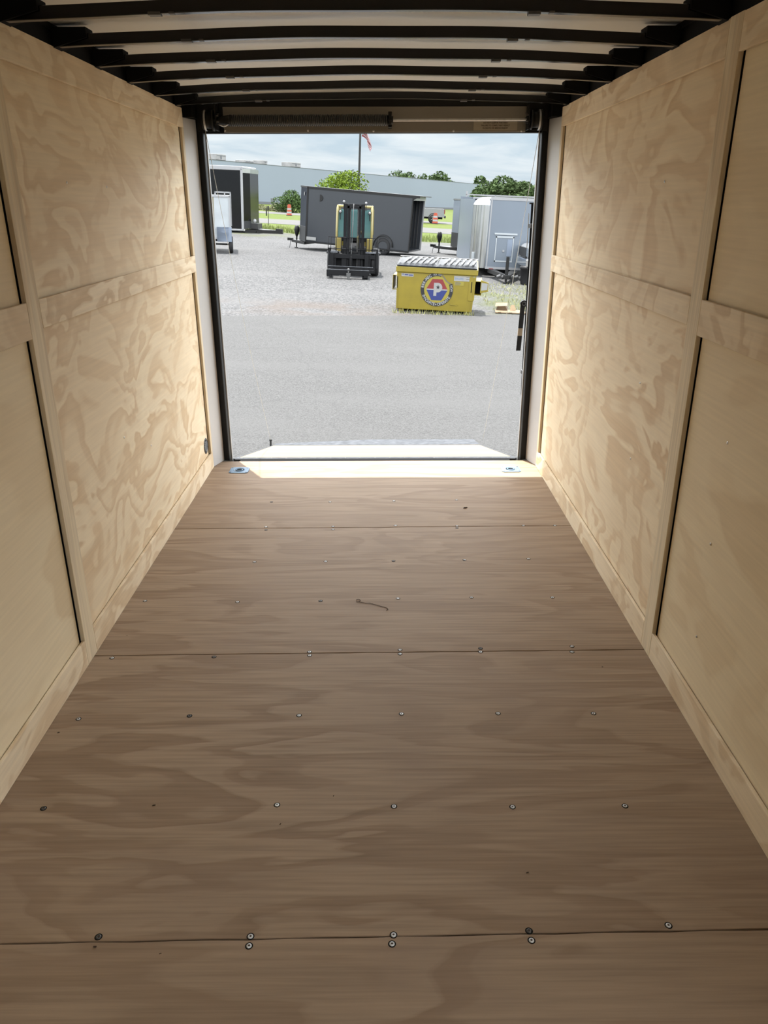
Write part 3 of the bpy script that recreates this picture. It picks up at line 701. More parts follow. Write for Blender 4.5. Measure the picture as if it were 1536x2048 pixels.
g_ = MB().add([(-900, -40, -.03), (900, -40, -.03), (900, 1600, -.03), (-900, 1600, -.03)], [(0, 1, 2, 3)]).build('ground', M['grass']); tag(g_, 'green grass field beyond the lot', kind='structure')
gl, gr = G(545, 463), G(640, 473)
far = [(-40, gl.y + 26), (gl.x, gl.y), (gr.x, gr.y), (4.0, 46.0), (12.0, 42.5), (40, 36)]
sheet('gravel_lot', [(-40, 12), (40, 12)] + far[::-1], 0.0, M['gravel'], 'pale gravel lot')
aL, aR = G(440, 633), G(1040, 631)
k = (aR.y - aL.y) / (aR.x - aL.x)
ed = []
for i in range(41):
    x = 40 - 2.0 * i; y = aL.y + k * (x - aL.x); y = max(11, min(22, y)) + 0.05 * math.sin(i * 2.1); ed.append((x, y))
sheet('asphalt_lot', [(-40, -30), (40, -30)] + ed, 0.012, M['asphalt'], 'grey asphalt behind the trailer')


def road(name, pl, z, label):   # quads from near and far edge pixels at the left and the right
    (n0, f0), (n1, f1) = pl
    A, B, C_, D = G(*n0), G(*n1), G(*f1), G(*f0)
    d = ((B + C_) - (A + D)).normalized(); nrm = Vector((-d.y, d.x, 0)); m1 = (A + B) / 2; wd = (((D - A).dot(nrm)) + ((C_ - B).dot(nrm))) / 2
    A2 = m1 - d * 250; B2 = m1 + d * 250; C2 = B2 + nrm * wd; D2 = A2 + nrm * wd
    return sheet(name, [(A2.x, A2.y), (B2.x, B2.y), (C2.x, C2.y), (D2.x, D2.y)], z, M['road'], label)


road('road_near', (((516, 445.5), (516, 435.5)), ((880, 466), (880, 457))), -0.012, 'pale road crossing the grass, nearer of two')
road('road_far', (((516, 425.5), (516, 421.5)), ((880, 447.5), (880, 443))), -0.010, 'pale road crossing the grass, farther of two')


# ================================================================== vegetation
def crown(mb, c, rx, ry, rz, n, leaf, lumps=9):
    cs = [(Vector((random.gauss(0, .42), random.gauss(0, .42), random.gauss(0, .36))), random.uniform(.42, .68)) for _ in range(lumps)]
    cs.append((Vector((0, 0, 0)), .7))
    for _ in range(n):
        cc, rr = random.choice(cs)
        d = Vector((random.gauss(0, 1), random.gauss(0, 1), random.gauss(0, 1))).normalized() * rr * random.uniform(.72, 1.05)
        p = cc + d; p = Vector((p.x * rx, p.y * ry, p.z * rz)) + Vector(c)
        a = Vector((random.gauss(0, 1), random.gauss(0, 1), random.gauss(0, .6))).normalized(); b = a.cross(Vector((random.gauss(0, 1), random.gauss(0, 1), random.gauss(0, 1)))).normalized()
        s = leaf * random.uniform(.6, 1.3)
        mb.add([p - a * s, p + b * s * .5, p + a * s, p - b * s * .5], [(0, 1, 2, 3)])


def tree(name, label, cat, loc, h, rx, rz, m, n, leaf, group=None, trunk=.12, lumps=9):
    t = thing(name, label, cat, loc, group=group)
    mb = MB(); crown(mb, (0, 0, h - rz), rx, rx, rz, n, leaf, lumps); mb.build('foliage', m, t)
    b = MB().cyl((0, 0, -.05), (0, 0, h - rz), trunk, trunk * .6, n=10)
    for k in range(6):
        a = k * 1.05; b.cyl((0, 0, (h - rz) * .7), (math.cos(a) * rx * .5, math.sin(a) * rx * .5, h - rz * .7), trunk * .45, trunk * .15, n=6)
    b.build('trunk', M['bark'], t); return t


p = YP(690, 400, 62); tree('tree', 'bright green leafy tree rising behind the charcoal trailer', 'tree', (p.x, 62, -.03), YP(690, 341, 62).z + .03, 1.95, 1.55, M['leaf_bright'], 5200, .10)
p = YP(586, 400, 108); tree('bush', 'dark green bush in front of the warehouse, left of the charcoal trailer', 'bush', (p.x, 108, -.03), YP(586, 384, 108).z + .03, 1.9, 1.55, M['leaf_mid'], 3800, .13)
for (px, py, Y, r, m, lab) in ((606, 400, 116, 1.0, 'leaf_mid', 'low dark shrub at the edge of the charcoal trailer nose'), (564, 408, 110, 1.0, 'scrub', 'pale low scrub just left of the dark bush'), (546, 411, 115, 1.4, 'scrub', 'pale low scrub below the small dark utility box'), (524, 413, 118, 1.3, 'scrub', 'pale low scrub beside the black trailer nose')):
    p = YP(px, 400, Y); tree('shrub', lab, 'shrub', (p.x, Y, -.03), max(.8, YP(px, py, Y).z + .05), r * 1.1, max(.5, (YP(px, py, Y).z) * .6), M[m], 900, .12, trunk=.03)
for i, (px, py, Y, r) in enumerate(((801, 338, 400, 7.5), (866, 345, 400, 6.5), (890, 352, 410, 6.0), (955, 365, 380, 5))):
    p = YP(px, 400, Y); h = YP(px, py, Y).z
    tree('tree', ('rounded tree top above the warehouse roof, leftmost one', 'rounded tree top above the warehouse roof, middle one', 'rounded tree top above the warehouse roof, right of the middle one', 'low tree top at the right end of the warehouse roof')[i], 'tree', (p.x, Y, -.03), h, r, h * .42, M['leaf_far'], 2600, .75, trunk=.4, group='trees behind the warehouse')
for i, (px, py, Y, r) in enumerate(((978, 361, 225, 5.6), (1003, 362, 205, 5.2), (1029, 363, 222, 5.6), (1052, 369, 205, 5.2), (1076, 372, 222, 5.6), (1104, 376, 210, 5.4))):
    p = YP(px, 400, Y); h = YP(px, py, Y).z
    tree('tree', ('leafy tree touching the right end of the warehouse', 'leafy tree second from the warehouse end, above the grey trailer roof', 'leafy tree third from the warehouse end, above the grey trailer roof', 'leafy tree fourth from the warehouse end, by the lift cable', 'leafy tree of the right tree line beside the door jamb', 'leafy tree of the right tree line behind the door jamb')[i], 'tree', (p.x, Y, -.03), h, r, h * .47, M['leaf_far'], 4200, .48, trunk=.3, group='tree line at the right')

mb = MB()
for _ in range(5200):           # rough grass along the edge of the gravel
    x = random.uniform(-16, 14); y0 = 50.5 - .98 * (x + 6.7) if x < -3.5 else 47.4 - .16 * (x + 3.5) if x < 4 else 46 - .43 * (x - 4)
    y = y0 + abs(random.gauss(0, 3.2)); h = random.uniform(.10, .26); a = random.uniform(0, 6.3); w = .03
    mb.add([(x - w * math.cos(a), y - w * math.sin(a), -.03), (x + w * math.cos(a), y + w * math.sin(a), -.03), (x + random.uniform(-.08, .08), y + random.uniform(-.08, .08), h)], [(0, 1, 2)])
tag(mb.build('grass', M['grass_blade']), 'rough green grass along the far edge of the gravel', 'grass', kind='stuff')
mb = MB()
for _ in range(1300):           # weeds beside and under the dumpster
    if random.random() < .12: x, y = random.uniform(.3, 2.0), 16.15 + random.gauss(0, .05)
    else: x, y = random.uniform(2.5, 5.2), random.uniform(17.0, 23.5)
    h = random.uniform(.03, .10) * (1.3 if y < 16.4 else 1); a = random.uniform(0, 6.3); w = .008
    mb.add([(x - w * math.cos(a), y - w * math.sin(a), 0), (x + w * math.cos(a), y + w * math.sin(a), 0), (x + random.uniform(-.05, .05), y + random.uniform(-.05, .05), h)], [(0, 1, 2)])
tag(mb.build('weeds', M['dry_blade']), 'sparse pale weeds on the gravel around the dumpster', 'weeds', kind='stuff')

# ================================================================== warehouse
hb_ = YP(530, 326.5, 175).z
P1, P2 = G(380, 315, hb_), G(970.5, 369.5, hb_)
dv = (P2 - P1); L_ = math.hypot(dv.x, dv.y); P1b = P1 - dv * .35; a = math.atan2(dv.y, dv.x)
t = thing('warehouse', 'long grey blue warehouse stretching across the background', 'building', (P1b.x, P1b.y, -.03), a)
LW = L_ * 1.35
MB().box((0, 0, 0), (LW, 90, hb_)).build('wall', M['warehouse'], t)
MB().box((-.1, -.08, hb_ - .02), (LW + .1, 90, hb_ + .05)).build('roof_edge', M['warehouse_dark'], t)
MB().box((0, -.15, 0), (LW, .02, .55)).build('plinth', M['warehouse_dark'], t)
R_ = Matrix.Rotation(-a, 4, 'Z')
for i, (px0, px1, hgt) in enumerate(((455, 474, 1.25), (513, 529, .6), (548, 556, .9), (604, 622, 1.1))):
    # position along the wall top line
    def along(px):
        u = (px - 380) / (970.5 - 380); best = None
        lo, hi = 0.0, 1.0
        for _ in range(40):
            mi = (lo + hi) / 2; q_ = P1 + dv * mi; c = q_ - CPOS; xx = 768 + FOC * c.dot(r_) / c.dot(f_)
            if xx < px: lo = mi
            else: hi = mi
        return lo
    u0, u1 = along(px0), along(px1); q0 = P1 + dv * u0; wd = (u1 - u0) * L_
    tt = thing('rooftop_unit', 'boxy grey ventilation unit on the warehouse roof, ' + ('leftmost and largest', 'low one second from the left', 'narrow one third from the left', 'rightmost one')[i], 'rooftop unit', (q0.x - math.sin(a) * 3, q0.y + math.cos(a) * 3, hb_ + .06), a, group='units on the warehouse roof')
    MB().box((0, 0, .15), (wd, 3, hgt)).build('cabinet', M['hvac'], tt, bevel=.05)
    MB().box((wd * .42, -.04, .3), (wd * .55, .0, hgt - .2)).box((0.1, -.03, hgt - .35), (wd - .1, 0, hgt - .25)).build('grille', M['warehouse_dark'], tt)
    MB().box((0, .2, 0), (wd, .5, .15)).build('rail', M['warehouse_dark'], tt); MB().box((0, 2.5, 0), (wd, 2.8, .15)).build('rail', M['warehouse_dark'], tt)
p = YP(545.5, 408, 125)
t = thing('utility_box', 'small dark utility box on a post in front of the warehouse', 'utility box', (p.x, 125, -.03))
MB().box((-.28, -.2, .9), (.28, .2, YP(545, 396, 125).z)).build('cabinet', M['warehouse_dark'], t, bevel=.02); MB().cyl((0, 0, 0), (0, 0, .9), .08).build('post', M['pole'], t)
for px, py0, py1, lb_ in ((533, 417, 431, 'thin dark marker post standing between the two roads'), (537, 412, 450, 'tall thin wire post standing near the nearer road')):
    p = G(px, py1); q_ = YP(px, py0, p.y); t = thing('marker_post', lb_, 'post', (p.x, p.y, -.03))
    MB().cyl((0, 0, 0), (0, 0, q_.z + .03), .07 if py1 < 440 else .025, n=8).build('pole', M['pole'], t)
    MB().box((-.05, -.03, q_.z - .2), (.05, .03, q_.z + .04)).build('cap', M['pole'], t)

# flagpole and drooping flag
p = YP(717.5, 380, 64)
t = thing('flagpole', 'tall dark flagpole behind the charcoal trailer', 'flagpole', (p.x, 64, -.03))
HF = YP(722, 215, 64).z
MB().cyl((0, 0, 0), (0, 0, HF), .095, .075, n=14).build('pole', M['pole'], t); MB().lathe([(.0001, HF + .22), (.09, HF + .16), (.11, HF + .1), (.09, HF + .04), (.02, HF)], (0, 0, 0), n=16).build('finial', M['dark_steel'], t); MB().cyl((0, 0, 0), (0, 0, .15), .22, n=16).build('base', M['pole'], t)
zb = YP(727, 303, 64).z; sc_ = 64 * .93 / FOC
mb = MB(); nu, nv = 26, 26
grid = []
for j in range(nv + 1):
    row = []
    for i in range(nu + 1):
        u = i / nu; v = j / nv           # u along fly, v down hoist
        fold = math.sin(u * 9.5 + v * 2.0)
        x = .11 + .78 * (1 - math.exp(-2.6 * u)) * (0.6 + .5 * v) + .09 * fold * (.2 + u)
        z = -1.35 * v - 1.65 * u * (1 - .38 * v) + .05 * math.sin(u * 6)
        y = .20 * fold * (0.3 + u)
        row.append((x, y, z))
    grid.append(row)
zs = zb + 0.0; zmin = min(q_[2] for r in grid for q_ in r)
for j in range(nv):
    for i in range(nu):
        st = int(j / nv * 13); can = (i / nu < .4 and j / nv < 7 / 13)
        mb.use(M['flag_blue'] if can else (M['flag_red'] if st % 2 == 0 else M['flag_white']))
        mb.add([grid[j][i], grid[j][i + 1], grid[j + 1][i + 1], grid[j + 1][i]], [(0, 1, 2, 3)], True)
o = mb.build('flag', None); o.location = (p.x, 64, zb - zmin); tag(o, 'red and white striped flag drooping from the flagpole', 'flag')
so = o.modifiers.new('thick', 'SOLIDIFY'); so.thickness = .01


# traffic barrels
def barrel(loc, label, h=1.0):
    t = thing('traffic_barrel', label, 'traffic barrel', loc, group='orange and white traffic barrels')
    MB().cyl((0, 0, 0), (0, 0, .08), .36, .34, n=20).build('base', M['rubber'], t)
    b = MB(); zs_ = [.08, .26, .44, .62, .80, h]
    for k in range(5):
        r0 = .29 - .02 * k; b.use(M['orange'] if k % 2 == 0 else M['white_paint']).cyl((0, 0, zs_[k]), (0, 0, zs_[k + 1]), r0, r0 - .01, n=20)
    b.build('body', None, t); MB().box((-.15, -.03, h), (.15, .03, h + .09)).build('handle', M['orange'], t)


p = G(578.5, 431); barrel((p.x, p.y, -.03), 'orange and white traffic barrel in front of the dark bush', 1.1)
p = G(870, 447.5); barrel((p.x, p.y, -.03), 'orange and white traffic barrel beside the rear wheel of the white pickup', 1.0)


# ================================================================== wheels
def wheel(parent, c, r, w, spoke=None, axis='y', rimmat='silver', n=28):
    prof = [(r * .62, -w * .5), (r * .9, -w * .5), (r * .98, -w * .36), (r, -w * .15), (r, w * .15), (r * .98, w * .36), (r * .9, w * .5), (r * .62, w * .5)]
    t = MB().lathe(prof, (0, 0, 0), axis=axis, n=n).build('tire', M['rubber'], parent); t.location = c
    b = MB(); b.use(M['black']).lathe([(.0001, -w * .15), (r * .5, -w * .15), (r * .6, -w * .42), (r * .635, -w * .5)], (0, 0, 0), axis=axis, n=n)
    b.lathe([(.0001, w * .15), (r * .5, w * .15), (r * .6, w * .42), (r * .635, w * .5)], (0, 0, 0), axis=axis, n=n)
    b.use(M[rimmat]); ns = spoke or 5
    for k in range(ns):
        R1 = Matrix.Rotation(k * 2 * math.pi / ns + .2, 4, axis.upper())
        if axis == 'y': b.box((r * .08, -w * .36, -r * .055), (r * .55, -w * .26, r * .055), R1)
        else: b.box((-w * .36, r * .08, -r * .055), (-w * .26, r * .55, r * .055), R1)
    b.lathe([(.0001, -w * .4), (r * .12, -w * .38), (r * .13, -w * .2)], (0, 0, 0), axis=axis, n=16)
    b.build('rim', None, t)
    return t


# ================================================================== dumpster
A_ = G(791.5, 621.5); B_ = G(942.5, 630); dd = B_ - A_; DW = dd.length; an = math.atan2(dd.y, dd.x)
t = thing('dumpster', 'yellow steel dumpster with a round logo at the edge of the gravel', 'dumpster', (A_.x, A_.y, 0), an)
DD = 1.0; DH = .92
b = MB()
fl_ = .045
b.hexa([(0, 0, .05), (DW, 0, .05), (DW, DD - .12, .05), (0, DD - .12, .05), (-.01, -.01, DH - .12), (DW + fl_, -.01, DH - .12), (DW + fl_, DD, DH - .02), (-.01, DD, DH - .02)])
b.hexa([(-.03, -.045, DH - .13), (DW + .07, -.045, DH - .13), (DW + .07, DD + .03, DH - .02), (-.03, DD + .03, DH - .02), (-.03, -.045, DH - .02), (DW + .07, -.045, DH - .02), (DW + .07, DD + .03, DH + .09), (-.03, DD + .03, DH + .09)])
b.build('body', M['yellow'], t, bevel=.012)
MB().box((.05, .05, 0), (.16, DD - .2, .055)).build('skid', M['yellow'], t); MB().box((DW - .16, .05, 0), (DW - .05, DD - .2, .055)).build('skid', M['yellow'], t)
b = MB().box((.28, -.012, .30), (.292, .002, .302)).box((.02, -.012, .05), (.03, -.001, DH - .13)).box((DW - .03, -.012, .05), (DW - .02, -.001, DH - .13)).tube([(.62 + .5, -.012, .20), (.62 + .5, -.02, .185), (.77 + .5, -.02, .18), (.77 + .5, -.012, .195)], .005); b.build('weld_seam', M['yellow'], t)
for k in range(2):
    x0 = -.02 + k * (DW / 2 + .03); x1 = x0 + DW / 2 + .03
    lv = []; n = 30; lf = []
    for i in range(n + 1):
        u = i / n; x = x0 + (x1 - x0) * u; rib = .5 + .5 * math.sin(u * 2 * math.pi * 6.5 - .6); rib = max(0, min(1, (rib - .25) * 3))
        if u < .05 or u > .95: rib = 0
        for j, (y, z) in enumerate(((-.05, DH - .012), (-.05, DH + .008), (.08, DH + .025), (.5, DH + .065), (.9, DH + .088), (DD + .02, DH + .085))):
            zz = z + (.012 * rib if j in (2, 3, 4) else 0) + (.015 if j in (2, 3, 4) and .03 < u < .97 else 0)
            lv.append((x + .004, y, zz))
    for i in range(n):
        for j in range(5): lf.append((i * 6 + j, (i + 1) * 6 + j, (i + 1) * 6 + j + 1, i * 6 + j + 1))
    o = MB().add(lv, lf, False).build('lid', M['lid'], t); so = o.modifiers.new('thick', 'SOLIDIFY'); so.thickness = .012
    b = MB()
    for i in range(6):
        xx = x0 + (x1 - x0) * (.16 + .14 * i); b.add([(xx, .08, DH + .072), (xx + .045, .08, DH + .072), (xx + .15, .88, DH + .138), (xx + .10, .88, DH + .138)], [(0, 1, 2, 3)])
    b.build('lid_groove', M['lid_dark'], o)
MB().cyl((-.03, DD + .04, DH + .11), (DW + .06, DD + .04, DH + .11), .016, n=10).build('lid_hinge_rod', M['dark_steel'], t)
for s in (0, 1):
    x0, x1 = (-.10, 0.0) if s == 0 else (DW + .02, DW + .17)
    z0, z1 = (.42, .72) if s == 0 else (.40, .68); b = MB(); yb = .08 if s == 0 else .0
    b.box((x0, yb, z0), (x1, .78, z0 + .012)).box((x0, yb, z1 - .012), (x1, .78, z1))
    if s == 0: b.box((x0, yb, z0), (x0 + .012, .78, z1))
    else: b.box((x1 - .012, yb - .02, z0 + .01), (x1, .78, z1 + .01)).hexa([(x1 - .03, -.03, z0 + .05), (x1 + .13, .02, z0 + .08), (x1 + .13, .04, z0 + .08), (x1 - .03, -.01, z0 + .05), (x1 - .03, -.03, z1 + .03), (x1 + .13, .02, z1 - .02), (x1 + .13, .04, z1 - .02), (x1 - .03, -.01, z1 + .03)]).box((DW - .005, -.02, z0 - .1), (DW + .03, .03, z1 + .06)).box((DW - .10, -.014, z0 - .12), (DW + .02, -.002, z1 + .08))
    b.build('fork_pocket', M['yellow'], t, bevel=.004)
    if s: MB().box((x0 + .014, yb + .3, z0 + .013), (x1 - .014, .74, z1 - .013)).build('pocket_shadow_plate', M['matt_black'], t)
    MB().box(((-.002 if s == 0 else DW - .05), -.018, z0 + .05), ((.012 if s == 0 else DW - .035), -.012, z1 - .02)).build('slot', M['matt_black'], t)
EX = 0.5 * DW; EC = ((871 - 791.5) / 151 * DW, .475); ER = .335
F = Matrix.Rotation(math.pi / 2, 4, 'X')


def disc(b, cx, cz, r0, r1, y, a0=0, a1=2 * math.pi, n=64):
    vs = []; fs = []
    for i in range(n + 1):
        a = a0 + (a1 - a0) * i / n
        vs += [(cx + r0 * math.cos(a), y, cz + r0 * math.sin(a)), (cx + r1 * math.cos(a), y, cz + r1 * math.sin(a))]
    for i in range(n): fs.append((2 * i, 2 * i + 1, 2 * i + 3, 2 * i + 2))
    b.add(vs, fs)


cx, cz = EC
b = MB()
b.use(M['yellow_vinyl']); disc(b, cx, cz, .001, ER * .80, -.0135)
b.use(M['black_vinyl']); disc(b, cx, cz, ER * .80, ER, -.0140, math.radians(-338) + 0, math.radians(22), n=90) if False else disc(b, cx, cz, ER * .79, ER, -.0145, math.radians(75), math.radians(75 + 308), n=90)
b.use(M['grey_vinyl'])
pa = lambda r, d: (cx + ER * r * math.cos(math.radians(d)), -.0155, cz + ER * r * math.sin(math.radians(d)))
b.add([pa(1.0, 76), pa(.84, 68), pa(.72, 45), pa(.82, 27), pa(1.0, 22), pa(.80, 38), pa(.82, 54)], [(0, 1, 2, 6), (2, 3, 5, 6), (3, 4, 5)])
hx = [(-.66, .0), (-.33, .58), (.33, .58), (.66, 0.0), (.33, -.62), (-.33, -.62)]
b.use(M['red_vinyl']).add([(cx + ER * x, -.0150, cz + ER * z) for x, z in ((-.645, .035), (-.31, .62), (.31, .62), (.645, .035))], [(0, 3, 2, 1)])
b.use(M['blue_vinyl']).add([(cx + ER * x, -.0150, cz + ER * z) for x, z in ((-.645, -.035), (.645, -.035), (.31, -.64), (-.31, -.64))], [(0, 3, 2, 1)])
b.use(M['white_vinyl']).add([(cx + ER * x, -.0146, cz + ER * z) for x, z in ((-.645, .035), (.645, .035), (.645, -.035), (-.645, -.035))], [(0, 3, 2, 1)])
# big letter with a star in its bowl
b.add([(cx + ER * x, -.0160, cz + ER * z) for x, z in ((-.20, .40), (-.02, .40), (-.02, -.38), (-.20, -.38))], [(0, 3, 2, 1)])
disc(b, cx + ER * .04, cz + ER * .12, ER * .001, ER * .285, -.0162, -math.pi / 2, math.pi / 2, n=28)
b.add([(cx + ER * x, -.0162, cz + ER * z) for x, z in ((-.05, .405), (.045, .405), (.045, -.165), (-.05, -.165))], [(0, 3, 2, 1)])
b.use(M['black_vinyl'])


def star(b, x, z, r, y):
    vs = [(x, y, z)] + [(x + (r if k % 2 == 0 else r * .42) * math.sin(k * math.pi / 5), y, z + (r if k % 2 == 0 else r * .42) * math.cos(k * math.pi / 5)) for k in range(10)]
    b.add(vs, [(0, 1 + k, 1 + (k + 1) % 10) for k in range(10)])


star(b, cx + ER * .06, cz + ER * .14, ER * .14, -.0170)
b.use(M['white_vinyl'])


def arc_text(b, s, a0, step, r, inside, size):
    for k, ch in enumerate(s):
        if ch == ' ': continue
        d = a0 + step * k; a = math.radians(d); rot = (math.radians(90) + a) if inside else (a - math.radians(90))
        mt = Matrix.Translation((cx + r * math.cos(a), -.0160, cz + r * math.sin(a))) @ F @ Matrix.Rotation(rot, 4, 'Z')
        b.text(ch, size, mt, bold=.0018)


arc_text(b, 'INNOVATE', 205, 8.0, ER * .895, True, .078)
arc_text(b, 'OPERATE', 280, 8.2, ER * .895, True, .078)
arc_text(b, '888-MEC', 172, -8.6, ER * .895, False, .074)
arc_text(b, 'FOR YOU', 105, -4.6, ER * .895, False, .045)
arc_text(b, 'NOW', 14, -7.0, ER * .895, False, .060)
star(b, cx + ER * .895 * math.cos(math.radians(-91)), cz - ER * .895, ER * .07, -.0160)
o = b.build('logo_decal', None, t); o['label'] = 'round black ringed decal with a white letter on red and blue'
b = MB(); b.use(M['white_vinyl']).box((.085, -.0135, .705), (.335, -.0115, .765)); b.use(M['blue_vinyl']).box((.10, -.0145, .738), (.135, -.0135, .755)).box((.15, -.0145, .728), (.225, -.0135, .748)).box((.235, -.0145, .724), (.32, -.0135, .744)); b.build('name_sticker', None, t)
b = MB(); b.use(M['white_vinyl']).box((1.17, -.0135, .665), (1.50, -.0115, .765)); b.use(M['fender'])
for k in range(5): b.box((1.19 + .036 * k, -.0145, .690 + .006 * (k % 2)), (1.218 + .036 * k, -.0135, .735 - .008 * (k % 3)))
b.use(M['grey_vinyl']).box((1.42, -.0145, .742), (1.49, -.0135, .752)).box((1.42, -.0145, .700), (1.49, -.0135, .712)); b.build('safety_sticker', None, t)
b = MB(); b.use(M['yellow_vinyl']).box((1.18, -.0135, .575), (1.38, -.0115, .655)); b.use(M['grey_vinyl'])
for k in range(3): b.box((1.20, -.0145, .588 + .022 * k), (1.30 + .02 * (k % 2), -.0135, .600 + .022 * k))
b.build('worn_sticker', None, t)
b = MB(); b.use(M['white_vinyl']).add([(DW + .155, -.030, .50), (DW + .285, .010, .52), (DW + .285, .010, .64), (DW + .155, -.030, .66)], [(0, 1, 2, 3)]); b.build('pocket_sticker', None, t)
MB().box((1.56, -.0135, .725), (1.60, -.0115, .765)).build('small_tag', M['zinc'], t)

# flattened cardboard by the dumpster
p = G(1020, 628)
t = thing('cardboard_box', 'flattened brown cardboard box lying right of the yellow dumpster', 'cardboard box', (p.x, p.y + .1, 0))
MB().hexa([(-.32, -.12, .012), (.34, -.12, .014), (.36, .25, .03), (-.28, .22, .03), (-.32, -.12, .03), (.34, -.12, .035), (.36, .25, .045), (-.28, .22, .045)]).build('base_panel', M['card'], t)
MB().hexa([(-.26, .16, .04), (-.02, .14, .04), (.02, .34, .05), (-.24, .34, .05), (-.24, .14, .13), (-.08, .13, .13), (-.03, .30, .16), (-.22, .30, .15)]).build('folded_box', M['card_in'], t)
MB().add([(-.30, .12, .12), (-.05, .10, .14), (0.0, .34, .18), (-.26, .34, .17), (.03, .12, .04), (.16, .12, .05), (.13, .2, .16), (.05, .2, .15)], [(0, 1, 2, 3), (4, 5, 6, 7)]).build('flap', M['card'], t)
MB().box((-.26, -.125, .013), (-.20, -.12, .035)).box((-.02, -.125, .013), (.04, -.12, .035)).build('torn_edge', M['card_in'], t)

# ================================================================== forklift
fc = G(706, 551); FR = 0.0
t = thing('forklift', 'yellow forklift with a black mast facing the trailer across the gravel', 'forklift', (fc.x, fc.y, 0), FR)
for s in (-1, 1):
    wheel(t, (s * .645, .15, .40), .40, .24, spoke=6, axis='x', rimmat='dark_steel')
    wheel(t, (s * .50, 1.75, .30), .30, .20, spoke=6, axis='x', rimmat='dark_steel')
MB().prism([(-.05, .22), (2.05, .22), (2.05, .65), (1.3, .95), (.2, .75), (-.05, .5)], 'x', -.52, .52).build('chassis', M['lift_dark'], t, bevel=.02)
MB().prism([(1.45, .30), (2.30, .35), (2.35, .9), (2.1, 1.15), (1.3, 1.15)], 'x', -.53, .53).build('counterweight', M['lift_yellow'], t, bevel=.05)
for s in (-1, 1):
    MB().box((s * .50, .55, .62), (s * .30, 1.5, 1.02)).build('side_panel', M['lift_yellow'], t, bevel=.02)
    MB().box((s * .36, .02, .68), (s * .53, .06, 1.05)).build('front_panel', M['lift_yellow'], t, bevel=.01)
    MB().box((s * .50, -.05, .60), (s * .80, .50, .66)).build('fender', M['lift_dark'], t, bevel=.01)
gh = 1.92
b = MB()
for s in (-1, 1):
    b.tube([(s * .515, .12, .62), (s * .515, .14, 1.3), (s * .505, .22, gh - .1), (s * .50, .27, gh - .02), (s * .44, .3, gh)], .036, n=8)
    b.tube([(s * .50, .28, gh), (s * .50, 1.55, gh), (s * .52, 1.75, gh - .1), (s * .53, 1.9, 1.1)], .036, n=8)
b.tube([(-.5, .28, gh), (.5, .28, gh)], .038).tube([(-.5, .75, gh + .005), (.5, .75, gh + .005)], .025).tube([(-.5, 1.15, gh + .005), (.5, 1.15, gh + .005)], .025).tube([(-.5, 1.6, gh), (.5, 1.6, gh)], .03)
b.build('overhead_guard', M['lift_cream'], t)
MB().box((-.49, .24, 1.05), (.49, .25, gh - .12)).build('windscreen', M['cab_glass'], t)
MB().box((-.49, 1.62, 1.15), (.49, 1.63, gh - .10)).build('rear_window', M['cab_glass'], t)
MB().box((-.25, .95, .95), (.25, 1.35, 1.10)).box((-.24, 1.30, 1.08), (.24, 1.42, 1.55)).build('seat', M['rubber'], t, bevel=.03)
MB().tube([(.17 * math.cos(k * math.pi / 8), .62 + .06 * math.sin(k * math.pi / 8), 1.33 + .15 * math.sin(k * math.pi / 8)) for k in range(16)], .014, closed=True).cyl((0, .45, 1.0), (0, .62, 1.33), .02).build('steering_wheel', M['black'], t)
MB().box((-.49, .26, .95), (.49, .42, 1.08)).build('dashboard', M['lift_dark'], t, bevel=.02)
MB().tube([(.13, -.06, .70), (.13, -.08, 1.1), (.14, -.06, 1.20), (.18, 0, 1.24), (.22, .05, 1.2)], .045, n=8).build('hose_cover', M['lift_yellow'], t)
for s in (-1, 1):
    b = MB().box((s * .215, -.20, .14), (s * .285, -.07, 2.00)).box((s * .285, -.17, .14), (s * .305, -.10, 2.00))
    b.build('outer_mast_rail', M['lift_dark'], t, bevel=.005)
    MB().box((s * .135, -.22, .20), (s * .205, -.10, 1.97)).build('inner_mast_rail', M['lift_dark'], t, bevel=.005)
    MB().cyl((s * .115, -.09, .25), (s * .115, -.09, 1.95), .026, n=12).build('lift_cylinder', M['dark_steel'], t)
MB().box((-.30, -.16, 1.92), (.30, -.08, 1.99)).box((-.21, -.22, 1.87), (.21, -.14, 1.94)).box((-.30, -.15, .55), (.30, -.08, .68)).box((-.30, -.15, .14), (.30, -.08, .26)).build('mast_crossmember', M['lift_dark'], t, bevel=.005)
MB().tube([(-.02, -.24, 2.0), (-.04, -.25, 1.2), (-.05, -.26, .75), (-.07, -.34, .3)], .012).build('lift_chain', M['dark_steel'], t)
for (x, z, y) in ((-.31, 2.05, -.12), (.33, 2.03, -.12), (-.42, 1.77, .12), (.44, 1.76, .12)):
    w_ = MB().use(M['black']).box((x - .04, y, z - .04), (x + .04, y + .07, z + .04)); w_.use(M['white_paint']).lathe([(.0001, -.012), (.034, -.006), (.036, 0)], (x, y, z), axis='y', n=14)
    w_.use(M['black']).box((x - .012, y + .02, z - .22), (x + .012, y + .05, z)); w_.build('work_light', None, t)
b = MB().box((-.66, -.30, .14), (.66, -.24, .26)).box((-.66, -.30, .50), (.66, -.24, .62)).box((-.66, -.28, .10), (-.50, -.24, .66)).box((.36, -.28, .10), (.52, -.24, .66)).box((-.12, -.28, .14), (-.02, -.24, .6)).box((.62, -.28, .1), (.66, -.24, .66)).box((-.34, -.26, .26), (-.20, -.23, .5))
b.build('carriage', M['lift_dark'], t, bevel=.004)
b = MB()
for z in (1.08, .76): b.tube([(-.74, -.28, z), (.72, -.28, z)], .010, n=6)
for x in (-.74, -.66, -.50, -.36, .38, .46, .56, .72): b.tube([(x, -.28, .64), (x, -.28, 1.08)], .010, n=6)
